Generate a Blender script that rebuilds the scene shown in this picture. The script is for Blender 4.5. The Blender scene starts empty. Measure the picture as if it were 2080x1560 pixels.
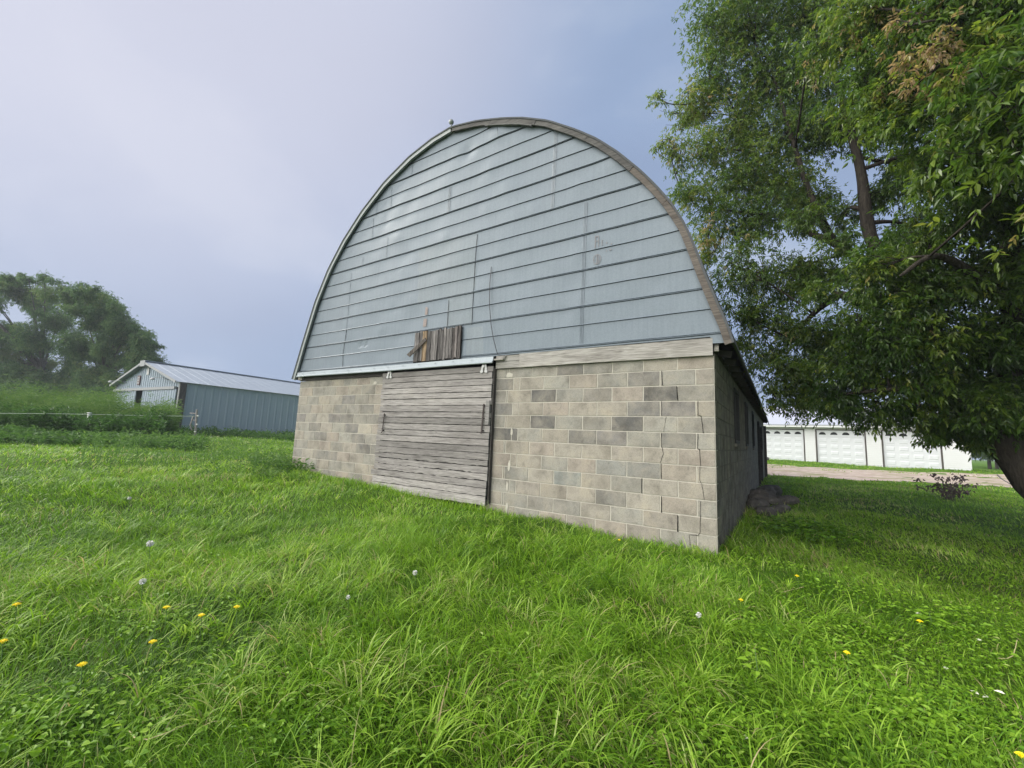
import bpy, math, random
import numpy as np
R = math.radians
rng = np.random.default_rng(11)
random.seed(5)
scene = bpy.context.scene
C = scene.collection

# ------------------------------------------------------------------ camera
CAM_LOC = np.array([0.678, -5.709, 1.059])
CAM_ROT = (R(97.34), R(-2.46), R(32.45))
FPX = 851.9                      # focal length in pixels of a 2080 px wide frame
cam_d = bpy.data.cameras.new("camera")
cam = bpy.data.objects.new("camera", cam_d)
cam.location = CAM_LOC
cam.rotation_euler = CAM_ROT
cam_d.sensor_width = 36.0
cam_d.lens = 36.0 * FPX / 2080.0
cam_d.clip_start = 0.05
cam_d.clip_end = 3000
C.objects.link(cam)
scene.camera = cam

# ------------------------------------------------------------------ world: bright overcast sky
SUN_DIR = np.array([-0.80, -0.12, 0.60]); SUN_DIR /= np.linalg.norm(SUN_DIR)
SUN_ELEV = math.asin(SUN_DIR[2]); SUN_AZ = math.atan2(SUN_DIR[0], SUN_DIR[1])
world = bpy.data.worlds.new("World")
scene.world = world
world.use_nodes = True
nt = world.node_tree
nt.nodes.clear()
def wn(t, **kw):
    n = nt.nodes.new(t)
    for k, v in kw.items(): setattr(n, k, v)
    return n
def L(a, b): nt.links.new(a, b)
sky = wn('ShaderNodeTexSky'); sky.sky_type = 'NISHITA'; sky.sun_disc = False
sky.sun_elevation = SUN_ELEV; sky.sun_rotation = SUN_AZ
bg_sky = wn('ShaderNodeBackground'); bg_sky.inputs[1].default_value = 0.10
L(sky.outputs[0], bg_sky.inputs[0])
tc = wn('ShaderNodeTexCoord')
mp = wn('ShaderNodeMapping'); mp.inputs['Scale'].default_value = (1.0, 1.0, 2.0); mp.inputs['Rotation'].default_value = (0.5, 0.2, 0.9)
L(tc.outputs['Generated'], mp.inputs[0])
nz = wn('ShaderNodeTexNoise'); nz.inputs['Scale'].default_value = 1.9; nz.inputs['Detail'].default_value = 5; nz.inputs['Roughness'].default_value = 0.48
nz.inputs['Distortion'].default_value = 0.3
L(mp.outputs[0], nz.inputs['Vector'])
cr = wn('ShaderNodeValToRGB')
cr.color_ramp.elements[0].position = 0.36; cr.color_ramp.elements[0].color = (0.230, 0.298, 0.440, 1)
cr.color_ramp.elements[1].position = 0.66; cr.color_ramp.elements[1].color = (0.345, 0.410, 0.535, 1)
e = cr.color_ramp.elements.new(0.52); e.color = (0.250, 0.325, 0.475, 1)
L(nz.outputs[0], cr.inputs[0])
def dotdir(v):
    v = np.array(v, float); v /= np.linalg.norm(v)
    d = wn('ShaderNodeVectorMath', operation='DOT_PRODUCT'); d.inputs[1].default_value = tuple(v)
    L(tc.outputs['Generated'], d.inputs[0]); return d.outputs['Value']
def mrange(src, a, b, c, d, smooth=True):
    m = wn('ShaderNodeMapRange')
    if smooth: m.interpolation_type = 'SMOOTHSTEP'
    for i, v in enumerate((a, b, c, d)): m.inputs[1 + i].default_value = v
    L(src, m.inputs[0]); return m.outputs[0]
# the veiled sun lights the cloud in the west
glow = mrange(dotdir((-0.78, 0.10, 0.78)), 0.70, 1.0, 0.0, 0.7)
mixg = wn('ShaderNodeMix', data_type='RGBA'); mixg.inputs[7].default_value = (0.58, 0.575, 0.655, 1)
L(glow, mixg.inputs[0]); L(cr.outputs[0], mixg.inputs[6])
# unseen sky behind the camera, brightened to light the facade
boost = mrange(dotdir((-0.30, -0.88, 0.42)), 0.52, 1.0, 0.0, 1.0)
mul = wn('ShaderNodeMix', data_type='RGBA'); mul.inputs[7].default_value = (3.9, 3.78, 3.6, 1)
L(boost, mul.inputs[0]); L(mixg.outputs[2], mul.inputs[6])
bg_c = wn('ShaderNodeBackground'); bg_c.inputs[1].default_value = 1.0
L(mul.outputs[2], bg_c.inputs[0])
mixs = wn('ShaderNodeMixShader'); mixs.inputs[0].default_value = 0.955
L(bg_sky.outputs[0], mixs.inputs[1]); L(bg_c.outputs[0], mixs.inputs[2])
wo = wn('ShaderNodeOutputWorld'); L(mixs.outputs[0], wo.inputs[0])

# ------------------------------------------------------------------ sun (veiled by cloud)
sd = bpy.data.lights.new("sun", 'SUN'); sd.energy = 2.7; sd.angle = R(14); sd.color = (1.0, 0.96, 0.88)
so = bpy.data.objects.new("sun", sd); C.objects.link(so)
import mathutils
so.rotation_euler = mathutils.Vector(tuple(SUN_DIR)).to_track_quat('Z', 'Y').to_euler()

scene.view_settings.view_transform = 'Standard'
scene.view_settings.look = 'None'
scene.view_settings.gamma = 1.0
scene.view_settings.exposure = 0.42
scene.cycles.max_bounces = 8
scene.cycles.diffuse_bounces = 4
scene.cycles.transparent_max_bounces = 8
scene.cycles.use_denoising = True

# ------------------------------------------------------------------ picture <-> world helpers
_M = np.array(mathutils.Euler(CAM_ROT, 'XYZ').to_matrix())
def ray(px, py):
    return _M @ np.array([(px - 1040) / FPX, -(py - 780) / FPX, -1.0])
def at(px, py, depth):
    return CAM_LOC + depth * ray(px, py)

# ------------------------------------------------------------------ terrain
CTRL = np.array([
    (0.7, -5.7, -.47), (0, -2.5, -.30), (0, -.1, -.22), (-3.2, -.1, -.15), (-4.5, -.1, -.11), (-6.1, -.1, .02), (-9.1, -.1, .14),
    (1.5, 3, -.24), (0.3, 6.6, -.20), (0, 17, -.22), (3, 8, -.22), (5, 18, -.18), (9.4, 22, -.14), (6, 8, -.30), (5, 2.5, -.34), (5, -3, -.50),
    (2, 33, .27), (10, 31.7, .27), (-8, 38, .3), (20, 30, .15), (6, 27, .02), (14, 14, -.3),
    (-4.5, -3, -.25), (-9, -4, -.02), (-14, -2, .20), (-14, 6, .3), (-22, 4, .42), (-28.6, 4.3, .5), (-39, 4, .45), (-30, 14, .5), (-20, -6, .12), (-30, -8, .1),
    (-9, 10, .25), (-5, -10, -.3), (5, -12, -.6), (-20, 25, .45)])
_ringa = np.linspace(0, 2 * np.pi, 24, endpoint=False)
CTRL = np.vstack([CTRL, np.stack([70 * np.cos(_ringa), 70 * np.sin(_ringa), np.full(24, .35)], 1)])
def ground_z(x, y, bumps=True):
    x = np.asarray(x, float); y = np.asarray(y, float)
    sh = x.shape; xf = x.ravel(); yf = y.ravel()
    out = np.empty(xf.shape)
    for i in range(0, len(xf), 50000):
        d2 = (xf[i:i+50000, None] - CTRL[None, :, 0])**2 + (yf[i:i+50000, None] - CTRL[None, :, 1])**2
        w = 1.0 / (d2 + 0.6)**1.35
        out[i:i+50000] = (w * CTRL[None, :, 2]).sum(1) / w.sum(1)
    if bumps:
        out = out + .022*np.sin(1.9*xf+.7*yf)*np.sin(1.3*yf-.5*xf+1) + .012*np.sin(4.3*xf+1.1)*np.sin(3.9*yf+.4*xf) + .006*np.sin(9.1*xf+2*yf)*np.sin(8.3*yf)
    return out.reshape(sh)
def gz(x, y): return float(ground_z(np.array([x]), np.array([y]))[0])
def on_ground(px, py, lift=0.0):
    d = ray(px, py); t = 0.5
    for _ in range(4000):
        P = CAM_LOC + d * t
        if P[2] <= gz(P[0], P[1]) + lift: return P
        t *= 1.006
    return P

# ------------------------------------------------------------------ materials
def new_mat(name):
    m = bpy.data.materials.new(name); m.use_nodes = True
    t = m.node_tree; t.nodes.clear()
    return m, t
class NB:
    """small node-building helper"""
    def __init__(s, name):
        s.m, s.t = new_mat(name)
        s.out = s.n('ShaderNodeOutputMaterial')
    def n(s, ty, **kw):
        x = s.t.nodes.new(ty)
        for k, v in kw.items(): setattr(x, k, v)
        return x
    def l(s, a, b): s.t.links.new(a, b)
    def coord(s, scale=(1, 1, 1), rot=(0, 0, 0), kind='Object'):
        a = s.n('ShaderNodeTexCoord'); b = s.n('ShaderNodeMapping')
        b.inputs['Scale'].default_value = scale; b.inputs['Rotation'].default_value = rot
        s.l(a.outputs[kind], b.inputs[0]); return b.outputs[0]
    def noise(s, vec, scale, detail=4, rough=.55, dist=0):
        a = s.n('ShaderNodeTexNoise'); a.inputs['Scale'].default_value = scale
        a.inputs['Detail'].default_value = detail; a.inputs['Roughness'].default_value = rough; a.inputs['Distortion'].default_value = dist
        s.l(vec, a.inputs['Vector']); return a.outputs[0]
    def ramp(s, fac, stops):
        a = s.n('ShaderNodeValToRGB'); r = a.color_ramp
        while len(r.elements) < len(stops): r.elements.new(.5)
        for el, (p, c) in zip(r.elements, stops):
            el.position = p; el.color = (*c, 1) if len(c) == 3 else c
        s.l(fac, a.inputs[0]); return a.outputs[0]
    def mix(s, fac, a, b, blend='MIX'):
        x = s.n('ShaderNodeMix', data_type='RGBA', blend_type=blend)
        for i, v in ((0, fac), (6, a), (7, b)):
            if isinstance(v, (int, float)): x.inputs[i].default_value = v
            elif isinstance(v, tuple): x.inputs[i].default_value = (*v, 1)
            else: s.l(v, x.inputs[i])
        return x.outputs[2]
    def attr(s, name):
        return s.n('ShaderNodeAttribute', attribute_name=name)
    def math(s, op, a, b=0.0):
        x = s.n('ShaderNodeMath', operation=op)
        for i, v in ((0, a), (1, b)):
            if isinstance(v, (int, float)): x.inputs[i].default_value = v
            else: s.l(v, x.inputs[i])
        return x.outputs[0]
    def bump(s, h, strength=.3, dist=.01):
        b = s.n('ShaderNodeBump'); b.inputs['Strength'].default_value = strength; b.inputs['Distance'].default_value = dist
        s.l(h, b.inputs['Height']); return b.outputs[0]
    def principled(s, color, rough=.8, metal=0, spec=.3, normal=None, trans=None):
        p = s.n('ShaderNodeBsdfPrincipled')
        for k, v in (('Base Color', color), ('Roughness', rough), ('Metallic', metal), ('Specular IOR Level', spec)):
            if isinstance(v, tuple): p.inputs[k].default_value = (*v, 1)
            elif isinstance(v, (int, float)): p.inputs[k].default_value = v
            else: s.l(v, p.inputs[k])
        if normal is not None: s.l(normal, p.inputs['Normal'])
        o = p.outputs[0]
        if trans:
            tr = s.n('ShaderNodeBsdfTranslucent')
            c = trans[1]
            if isinstance(c, tuple): tr.inputs[0].default_value = (*c, 1)
            else: s.l(c, tr.inputs[0])
            ms = s.n('ShaderNodeMixShader'); ms.inputs[0].default_value = trans[0]
            s.l(o, ms.inputs[1]); s.l(tr.outputs[0], ms.inputs[2]); o = ms.outputs[0]
        s.l(o, s.out.inputs[0])
        return s.m

def m_block():
    b = NB('concrete_block'); co = b.coord()
    a = b.attr('Col').outputs['Color']
    n1 = b.noise(co, 3.2, 5, .6); n2 = b.noise(co, 90, 3, .6); n3 = b.noise(b.coord((1.2, 1.2, 1)), 7, 5, .65, .4)
    sm = b.ramp(b.noise(co, 4.5, 5, .65, .5), [(.36, (0, 0, 0)), (.66, (.62, .62, .62))])
    a = b.mix(sm, a, (.30, .276, .234))
    st = b.ramp(n1, [(.28, (.62, .61, .60)), (.52, (1, 1, 1)), (.72, (1.16, 1.13, 1.06))])
    c = b.mix(1.0, a, st, 'MULTIPLY')
    sp = b.ramp(n2, [(.3, (.70, .69, .68)), (.5, (1, 1, 1)), (.72, (1.15, 1.14, 1.12))])
    c = b.mix(.75, c, sp, 'MULTIPLY')
    so_ = b.ramp(n3, [(.34, (.62, .62, .63)), (.46, (1, 1, 1))])
    c = b.mix(.55, c, so_, 'MULTIPLY')
    h = b.math('ADD', b.math('MULTIPLY', n2, .7), n1)
    return b.principled(c, .95, 0, .15, b.bump(h, .5, .006))
def m_mortar(name='mortar', col=(.46, .435, .375)):
    b = NB(name); co = b.coord()
    n = b.noise(co, 14, 5, .6)
    c = b.mix(n, tuple(.75 * x for x in col), tuple(min(1, 1.2 * x) for x in col))
    return b.principled(c, .95, 0, .1, b.bump(b.noise(co, 120, 2), .4, .004))
def m_wood(name, axis='x', lo=(.085, .08, .078), mid=(.22, .21, .20), hi=(.36, .345, .33), rough=.9, fine=1.0):
    b = NB(name)
    s = {'x': (1.2, 22, 22), 'y': (22, 1.2, 22), 'z': (22, 22, 1.2)}[axis]
    g = b.noise(b.coord(s), 2.6 * fine, 6, .68, .6)
    big = b.noise(b.coord(tuple(v * .12 + .6 for v in s)), 1.7, 4, .6)
    sf = {'x': (3, 160, 160), 'y': (160, 3, 160), 'z': (160, 160, 3)}[axis]
    f = b.noise(b.coord(sf), 1.2, 2, .6)
    c = b.ramp(g, [(.28, lo), (.5, mid), (.74, hi)])
    c = b.mix(.6, c, b.ramp(big, [(.3, (.62, .60, .60)), (.55, (1, 1, 1)), (.75, (1.2, 1.18, 1.15))]), 'MULTIPLY')
    c = b.mix(.7, c, b.ramp(f, [(.32, (.45, .43, .42)), (.5, (1, 1, 1))]), 'MULTIPLY')
    at_ = b.attr('Col').outputs['Color']
    c = b.mix(1.0, c, at_, 'MULTIPLY')
    return b.principled(c, rough, 0, .15, b.bump(b.math('ADD', g, b.math('MULTIPLY', f, .6)), .7, .006))
def m_metal(name, col, rough=.45, metal=.25, streak=.25, spec=.4, axis='z'):
    b = NB(name)
    n1 = b.noise(b.coord(), 1.1, 5, .6, .4)
    s = (14, 14, .8) if axis == 'z' else (.8, 14, 14)
    n2 = b.noise(b.coord(s), 1.6, 4, .6)
    n3 = b.noise(b.coord(), 45, 3, .6)
    c = b.mix(n1, tuple(x * (1 - streak) for x in col), tuple(min(1, x * (1 + streak * .7)) for x in col))
    c = b.mix(.5, c, b.ramp(n2, [(.3, (.86, .87, .88)), (.6, (1.04, 1.04, 1.03))]), 'MULTIPLY')
    c = b.mix(.5, c, b.ramp(n3, [(.35, (.85, .86, .86)), (.6, (1.05, 1.05, 1.05))]), 'MULTIPLY')
    r = b.math('ADD', b.math('MULTIPLY', n1, .25), rough - .12)
    return b.principled(c, r, metal, spec, b.bump(n1, .12, .03))
def m_plain(name, col, rough=.7, metal=0, var=.2, scale=12, spec=.3):
    b = NB(name); n = b.noise(b.coord(), scale, 4, .6)
    c = b.mix(n, tuple(x * (1 - var) for x in col), tuple(min(1, x * (1 + var)) for x in col))
    return b.principled(c, rough, metal, spec, b.bump(n, .15, .004))
def m_blade(name, stops, trans=.42, rough=.5, spec=.35, tgain=1.25):
    b = NB(name)
    c = b.ramp(b.attr('tint').outputs['Fac'], stops)
    br = b.mix(1.0, c, (tgain, tgain, tgain * .75), 'MULTIPLY')
    return b.principled(c, rough, 0, spec, None, (trans, br))
def m_bark(name, a=(.045, .038, .032), c_=(.16, .135, .11)):
    b = NB(name); v = b.coord((9, 9, 1.6))
    n = b.noise(v, 2.2, 6, .7, .8)
    c = b.ramp(n, [(.32, a), (.68, c_)])
    return b.principled(c, .95, 0, .1, b.bump(n, .9, .03))
def m_ground():
    b = NB('soil_and_turf'); co = b.coord()
    n1 = b.noise(co, .7, 6, .6); n2 = b.noise(co, 9, 5, .65)
    c = b.ramp(n2, [(.3, (.018, .030, .006)), (.5, (.040, .075, .011)), (.72, (.075, .085, .024))])
    c = b.mix(b.ramp(n1, [(.4, (0, 0, 0)), (.7, (1, 1, 1))]), c, (.055, .115, .012))
    far = b.attr('far').outputs['Fac']
    f1 = b.noise(co, 2.4, 6, .7)
    cf = b.ramp(f1, [(.3, (.045, .105, .012)), (.55, (.085, .165, .02)), (.75, (.14, .20, .035))])
    c = b.mix(far, c, cf)
    return b.principled(c, .95, 0, .05, b.bump(n2, .8, .05))
def m_gravel():
    b = NB('gravel'); co = b.coord()
    n = b.noise(co, 3.0, 6, .7); v = b.n('ShaderNodeTexVoronoi'); v.inputs['Scale'].default_value = 28; b.l(co, v.inputs['Vector'])
    n2 = b.noise(b.coord((.35, 1.4, 1)), 1.1, 5, .65)
    c = b.ramp(n, [(.3, (.28, .21, .175)), (.5, (.44, .36, .31)), (.72, (.54, .47, .42))])
    c = b.mix(.5, c, b.ramp(v.outputs['Color'], [(0, (.7, .68, .66)), (1, (1.15, 1.13, 1.1))]), 'MULTIPLY')
    c = b.mix(b.ramp(n2, [(.50, (0, 0, 0)), (.62, (.75, .75, .75))]), c, (.16, .19, .05))
    return b.principled(c, .95, 0, .1, b.bump(n, .6, .03))

MAT = {}
MAT['block'] = m_block()
MAT['mortar'] = m_mortar()
MAT['side_mortar'] = m_mortar('shaded_mortar', (.14, .133, .112))  # side wall mortar, darkened in its colour to stand for shade
MAT['footing'] = m_mortar('footing_concrete', (.36, .31, .23))
MAT['door_wood'] = m_wood('weathered_door_boards', 'x', (.15, .143, .138), (.31, .298, .288), (.43, .415, .40))
MAT['beam_wood'] = m_wood('weathered_beam', 'x', (.17, .16, .145), (.34, .325, .298), (.46, .445, .42))
MAT['rake_wood'] = m_wood('weathered_rake_board', 'x', (.055, .055, .055), (.115, .114, .112), (.18, .177, .172))
MAT['patch_wood'] = m_wood('splintered_boards', 'z', (.032, .030, .030), (.14, .135, .134), (.42, .41, .405))
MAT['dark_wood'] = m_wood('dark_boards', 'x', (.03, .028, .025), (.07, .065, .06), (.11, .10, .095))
MAT['siding'] = m_metal('galvanised_siding', (.140, .172, .202), .48, .15, .14)
MAT['old_sheet'] = m_metal('older_galvanised_sheet', (.166, .196, .220), .55, .15, .22)
MAT['seam'] = m_metal('sheet_seam', (.122, .148, .178), .5, .15, .1)
MAT['lap_shadow'] = m_plain('lap_gap_shadow', (.045, .055, .065), .8)  # rib undersides and the strip below them, coloured dark as the lap's shadow
MAT['track'] = m_metal('galvanised_track', (.27, .305, .33), .45, .25, .2, axis='x')
MAT['galv_edge'] = m_metal('grey_edge_metal', (.27, .29, .29), .5, .2, .15)
MAT['roofing'] = m_plain('asphalt_roofing', (.075, .08, .085), .9, 0, .4, 30)
MAT['underside'] = m_plain('dark_roof_boards', (.05, .045, .04), .95, 0, .4, 8)
MAT['iron'] = m_plain('rusty_iron', (.055, .045, .042), .7, .4, .4, 40)
MAT['white_metal'] = m_plain('white_bracket', (.46, .46, .455), .5, 0, .25, 60)
MAT['crack'] = m_plain('open_crack', (.012, .011, .010), 1, 0, .2)
MAT['stencil'] = m_plain('faded_stencil_paint', (.19, .185, .195), .7, 0, .2, 60)
MAT['rust'] = m_plain('pale_rust_stain', (.24, .20, .19), .7, 0, .3, 30)
MAT['glass'] = m_plain('dark_window_glass', (.010, .012, .013), .35, 0, .3, 3, .25)
MAT['win_frame'] = m_plain('old_window_frame', (.028, .030, .030), .8, 0, .3)
MAT['pale_door'] = m_wood('pale_painted_door', 'z', (.16, .16, .155), (.27, .27, .26), (.34, .34, .33))
MAT['cable'] = m_plain('old_cable', (.04, .04, .045), .6)
MAT['ground'] = m_ground()
MAT['gravel'] = m_gravel()
MAT['bark'] = m_bark('bark', (.018, .016, .014), (.070, .060, .050))
MAT['far_bark'] = m_bark('far_bark', (.05, .05, .05), (.13, .12, .11))

# ------------------------------------------------------------------ mesh building
class MB:
    def __init__(s): s.v = []; s.f = []; s.mi = []; s.c = []
    def add(s, verts, faces, mi=0, col=(1, 1, 1)):
        o = len(s.v); s.v += [tuple(map(float, p)) for p in verts]; s.c += [col] * len(verts)
        for f in faces: s.f.append(tuple(i + o for i in f)); s.mi.append(mi)
    def box(s, x0, x1, y0, y1, z0, z1, mi=0, col=(1, 1, 1), bev=0.0):
        s.hexa([(x0, y0, z0), (x1, y0, z0), (x1, y1, z0), (x0, y1, z0), (x0, y0, z1), (x1, y0, z1), (x1, y1, z1), (x0, y1, z1)], mi, col)
    def hexa(s, v, mi=0, col=(1, 1, 1)):
        s.add(v, [(0, 3, 2, 1), (4, 5, 6, 7), (0, 1, 5, 4), (1, 2, 6, 5), (2, 3, 7, 6), (3, 0, 4, 7)], mi, col)
    def bar(s, a, b, w, h, up=(0, 0, 1), mi=0, col=(1, 1, 1)):
        a = np.array(a, float); b = np.array(b, float); d = b - a; d /= np.linalg.norm(d)
        u = np.array(up, float); sx = np.cross(d, u); sx /= np.linalg.norm(sx); u = np.cross(sx, d)
        p = [a - sx*w/2 - u*h/2, a + sx*w/2 - u*h/2, a + sx*w/2 + u*h/2, a - sx*w/2 + u*h/2]
        q = [x + (b - a) for x in p]
        s.add(p + q, [(0, 1, 2, 3), (7, 6, 5, 4), (0, 4, 5, 1), (1, 5, 6, 2), (2, 6, 7, 3), (3, 7, 4, 0)], mi, col)
    def tube(s, pts, rad, n=6, mi=0, col=(1, 1, 1), cap=True):
        pts = [np.array(p, float) for p in pts]
        if not hasattr(rad, '__len__'): rad = [rad] * len(pts)
        rings = []; ref = np.array([.31, .17, .93])
        for i, p in enumerate(pts):
            d = pts[min(i + 1, len(pts) - 1)] - pts[max(i - 1, 0)]; d /= max(1e-9, np.linalg.norm(d))
            if abs(d @ ref) > .95: ref = np.array([.9, .3, .1])
            a = np.cross(d, ref); a /= np.linalg.norm(a); b = np.cross(d, a)
            rings.append([p + rad[i] * (a * math.cos(2*math.pi*k/n) + b * math.sin(2*math.pi*k/n)) for k in range(n)])
        v = [q for r_ in rings for q in r_]; f = []
        for i in range(len(pts) - 1):
            for k in range(n): f.append((i*n + k, i*n + (k+1) % n, (i+1)*n + (k+1) % n, (i+1)*n + k))
        if cap: f.append(tuple(range(n))[::-1]); f.append(tuple((len(pts)-1)*n + k for k in range(n)))
        s.add(v, f, mi, col)
    def lathe(s, prof, c, n=12, mi=0, col=(1, 1, 1), squash=(1, 1)):
        v = []; f = []
        for r_, z in prof:
            for k in range(n): v.append((c[0] + squash[0]*r_*math.cos(2*math.pi*k/n), c[1] + squash[1]*r_*math.sin(2*math.pi*k/n), c[2] + z))
        for i in range(len(prof) - 1):
            for k in range(n): f.append((i*n + k, i*n + (k+1) % n, (i+1)*n + (k+1) % n, (i+1)*n + k))
        s.add(v, f, mi, col)
    def build(s, name, mats, parent=None, smooth=False):
        me = bpy.data.meshes.new(name)
        me.from_pydata(s.v, [], s.f)
        mats = mats if isinstance(mats, (list, tuple)) else [mats]
        for m in mats: me.materials.append(m)
        me.polygons.foreach_set('material_index', s.mi)
        ca = me.color_attributes.new('Col', 'FLOAT_COLOR', 'POINT')
        ca.data.foreach_set('color', np.array([(*c, 1.0) for c in s.c], np.float32).ravel())
        if smooth: me.polygons.foreach_set('use_smooth', [True] * len(s.f))
        me.update()
        o = bpy.data.objects.new(name, me); C.objects.link(o)
        if parent: o.parent = parent
        return o
def np_mesh(name, V, Q, mat, tint=None, parent=None, smooth=False, extra=None):
    """fast mesh of quads (or tris) from arrays"""
    me = bpy.data.meshes.new(name); k = Q.shape[1]
    me.vertices.add(len(V)); me.vertices.foreach_set('co', np.ascontiguousarray(V, np.float32).ravel())
    me.loops.add(Q.size); me.loops.foreach_set('vertex_index', np.ascontiguousarray(Q, np.int32).ravel())
    me.polygons.add(len(Q)); me.polygons.foreach_set('loop_start', np.arange(0, Q.size, k, dtype=np.int32))
    me.polygons.foreach_set('use_smooth', np.full(len(Q), bool(smooth)))
    if tint is not None:
        a = me.attributes.new('tint', 'FLOAT', 'POINT'); a.data.foreach_set('value', np.ascontiguousarray(tint, np.float32))
    for nm, arr in (extra or {}).items():
        a = me.attributes.new(nm, 'FLOAT', 'POINT'); a.data.foreach_set('value', np.ascontiguousarray(arr, np.float32))
    me.materials.append(mat); me.update(calc_edges=True)
    o = bpy.data.objects.new(name, me); C.objects.link(o)
    if parent: o.parent = parent
    return o
def tag(o, label=None, cat=None, group=None, kind=None):
    for k, v in (('label', label), ('category', cat), ('group', group), ('kind', kind)):
        if v: o[k] = v
    return o
def thing(name, label, cat, loc=(0, 0, 0), group=None, rz=0):
    o = bpy.data.objects.new(name, None); C.objects.link(o); o.location = loc; o.rotation_euler = (0, 0, rz); o.empty_display_size = .2
    return tag(o, label, cat, group)

# ================================================================== GROUND
def axis(c, lim):
    a = [0.0]; st = .16
    while a[-1] < lim: a.append(a[-1] + st); st = min(st * 1.045, 40)
    a = np.array(a); return np.concatenate([c - a[:0:-1], c + a])
gx, gy = axis(-1, 300), axis(-1, 300)
GX, GY = np.meshgrid(gx, gy, indexing='ij')
GZ = ground_z(GX, GY)
idx = np.arange(GX.size).reshape(GX.shape)
Q = np.stack([idx[:-1, :-1], idx[1:, :-1], idx[1:, 1:], idx[:-1, 1:]], -1).reshape(-1, 4)
dist = np.hypot(GX - CAM_LOC[0], GY - CAM_LOC[1]).ravel()
g = np_mesh('ground', np.stack([GX, GY, GZ], -1).reshape(-1, 3), Q, MAT['ground'], smooth=True, extra={'far': np.clip((dist - 9) / 22, 0, 1)})
tag(g, kind='structure')
# gravel drive between the barn lawn and the garages
def drive_edges(x):
    near = 18.3 + .36 * x + .25 * math.sin(1.3 * x) + .15 * math.sin(3.1 * x + 1)
    far = 27.0 + .24 * x + .5 * math.sin(.9 * x + 2) + .3 * math.sin(2.3 * x)
    return near, far
mb = MB(); n_ = 90; m_ = 14
xs = np.linspace(-14, 40, n_)
for x in xs:
    a, b_ = drive_edges(x)
    for k in range(m_ + 1):
        y = a + (b_ - a) * k / m_; mb.v.append((x, y, gz(x, y) + .015)); mb.c.append((1, 1, 1))
for i in range(n_ - 1):
    for k in range(m_):
        o_ = i*(m_+1) + k; mb.f.append((o_, o_ + m_ + 1, o_ + m_ + 2, o_ + 1)); mb.mi.append(0)
tag(mb.build('gravel_drive', MAT['gravel'], smooth=True), kind='structure')

# ================================================================== BARN
LEFT = [(-9.21, 2.235), (-8.94, 3.075), (-8.60, 4.06), (-8.20, 4.82), (-7.73, 5.43), (-7.16, 5.98), (-6.46, 6.48), (-5.72, 6.83), (-5.10, 7.0), (-4.60, 7.06)]
RIGHT = [(-3.95, 6.93), (-3.36, 6.74), (-2.95, 6.58), (-2.44, 6.32), (-1.91, 5.94), (-1.56, 5.65), (-1.23, 5.31), (-.90, 4.91), (-.69, 4.62), (-.485, 4.30), (-.31, 3.94), (-.205, 3.63), (-.09, 3.25), (.06, 2.80), (.166, 2.51), (.215, 2.31)]
PROF = np.array(LEFT + RIGHT)
iz = len(LEFT) - 1
def xl(z): return np.interp(z, PROF[:iz+1, 1], PROF[:iz+1, 0])
def xr(z): return np.interp(z, PROF[iz:, 1][::-1], PROF[iz:, 0][::-1])
BL = 17.1                         # barn length
barn = thing('barn', 'old gothic arch barn with grey block walls, blue grey metal gable and weathered sliding door', 'barn')
BK_L, BK_H = 0.438, 0.2032
TAN = [(.315, .288, .242), (.325, .298, .252), (.34, .316, .27), (.30, .275, .238), (.292, .284, .25), (.275, .268, .24), (.335, .298, .252), (.312, .275, .236), (.305, .296, .262)]
GREY = [(.25, .24, .212), (.215, .208, .188), (.275, .264, .236)]
def subtract(rects, hole):
    out = []
    for (a0, a1, b0, b1) in rects:
        h0, h1, k0, k1 = hole
        if h1 <= a0 or h0 >= a1 or k1 <= b0 or k0 >= b1: out.append((a0, a1, b0, b1)); continue
        if h0 > a0: out.append((a0, h0, b0, b1))
        if h1 < a1: out.append((h1, a1, b0, b1))
        c0, c1 = max(a0, h0), min(a1, h1)
        if k0 > b0: out.append((c0, c1, b0, k0))
        if k1 < b1: out.append((c0, c1, k1, b1))
    return out
J = .0072
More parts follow.
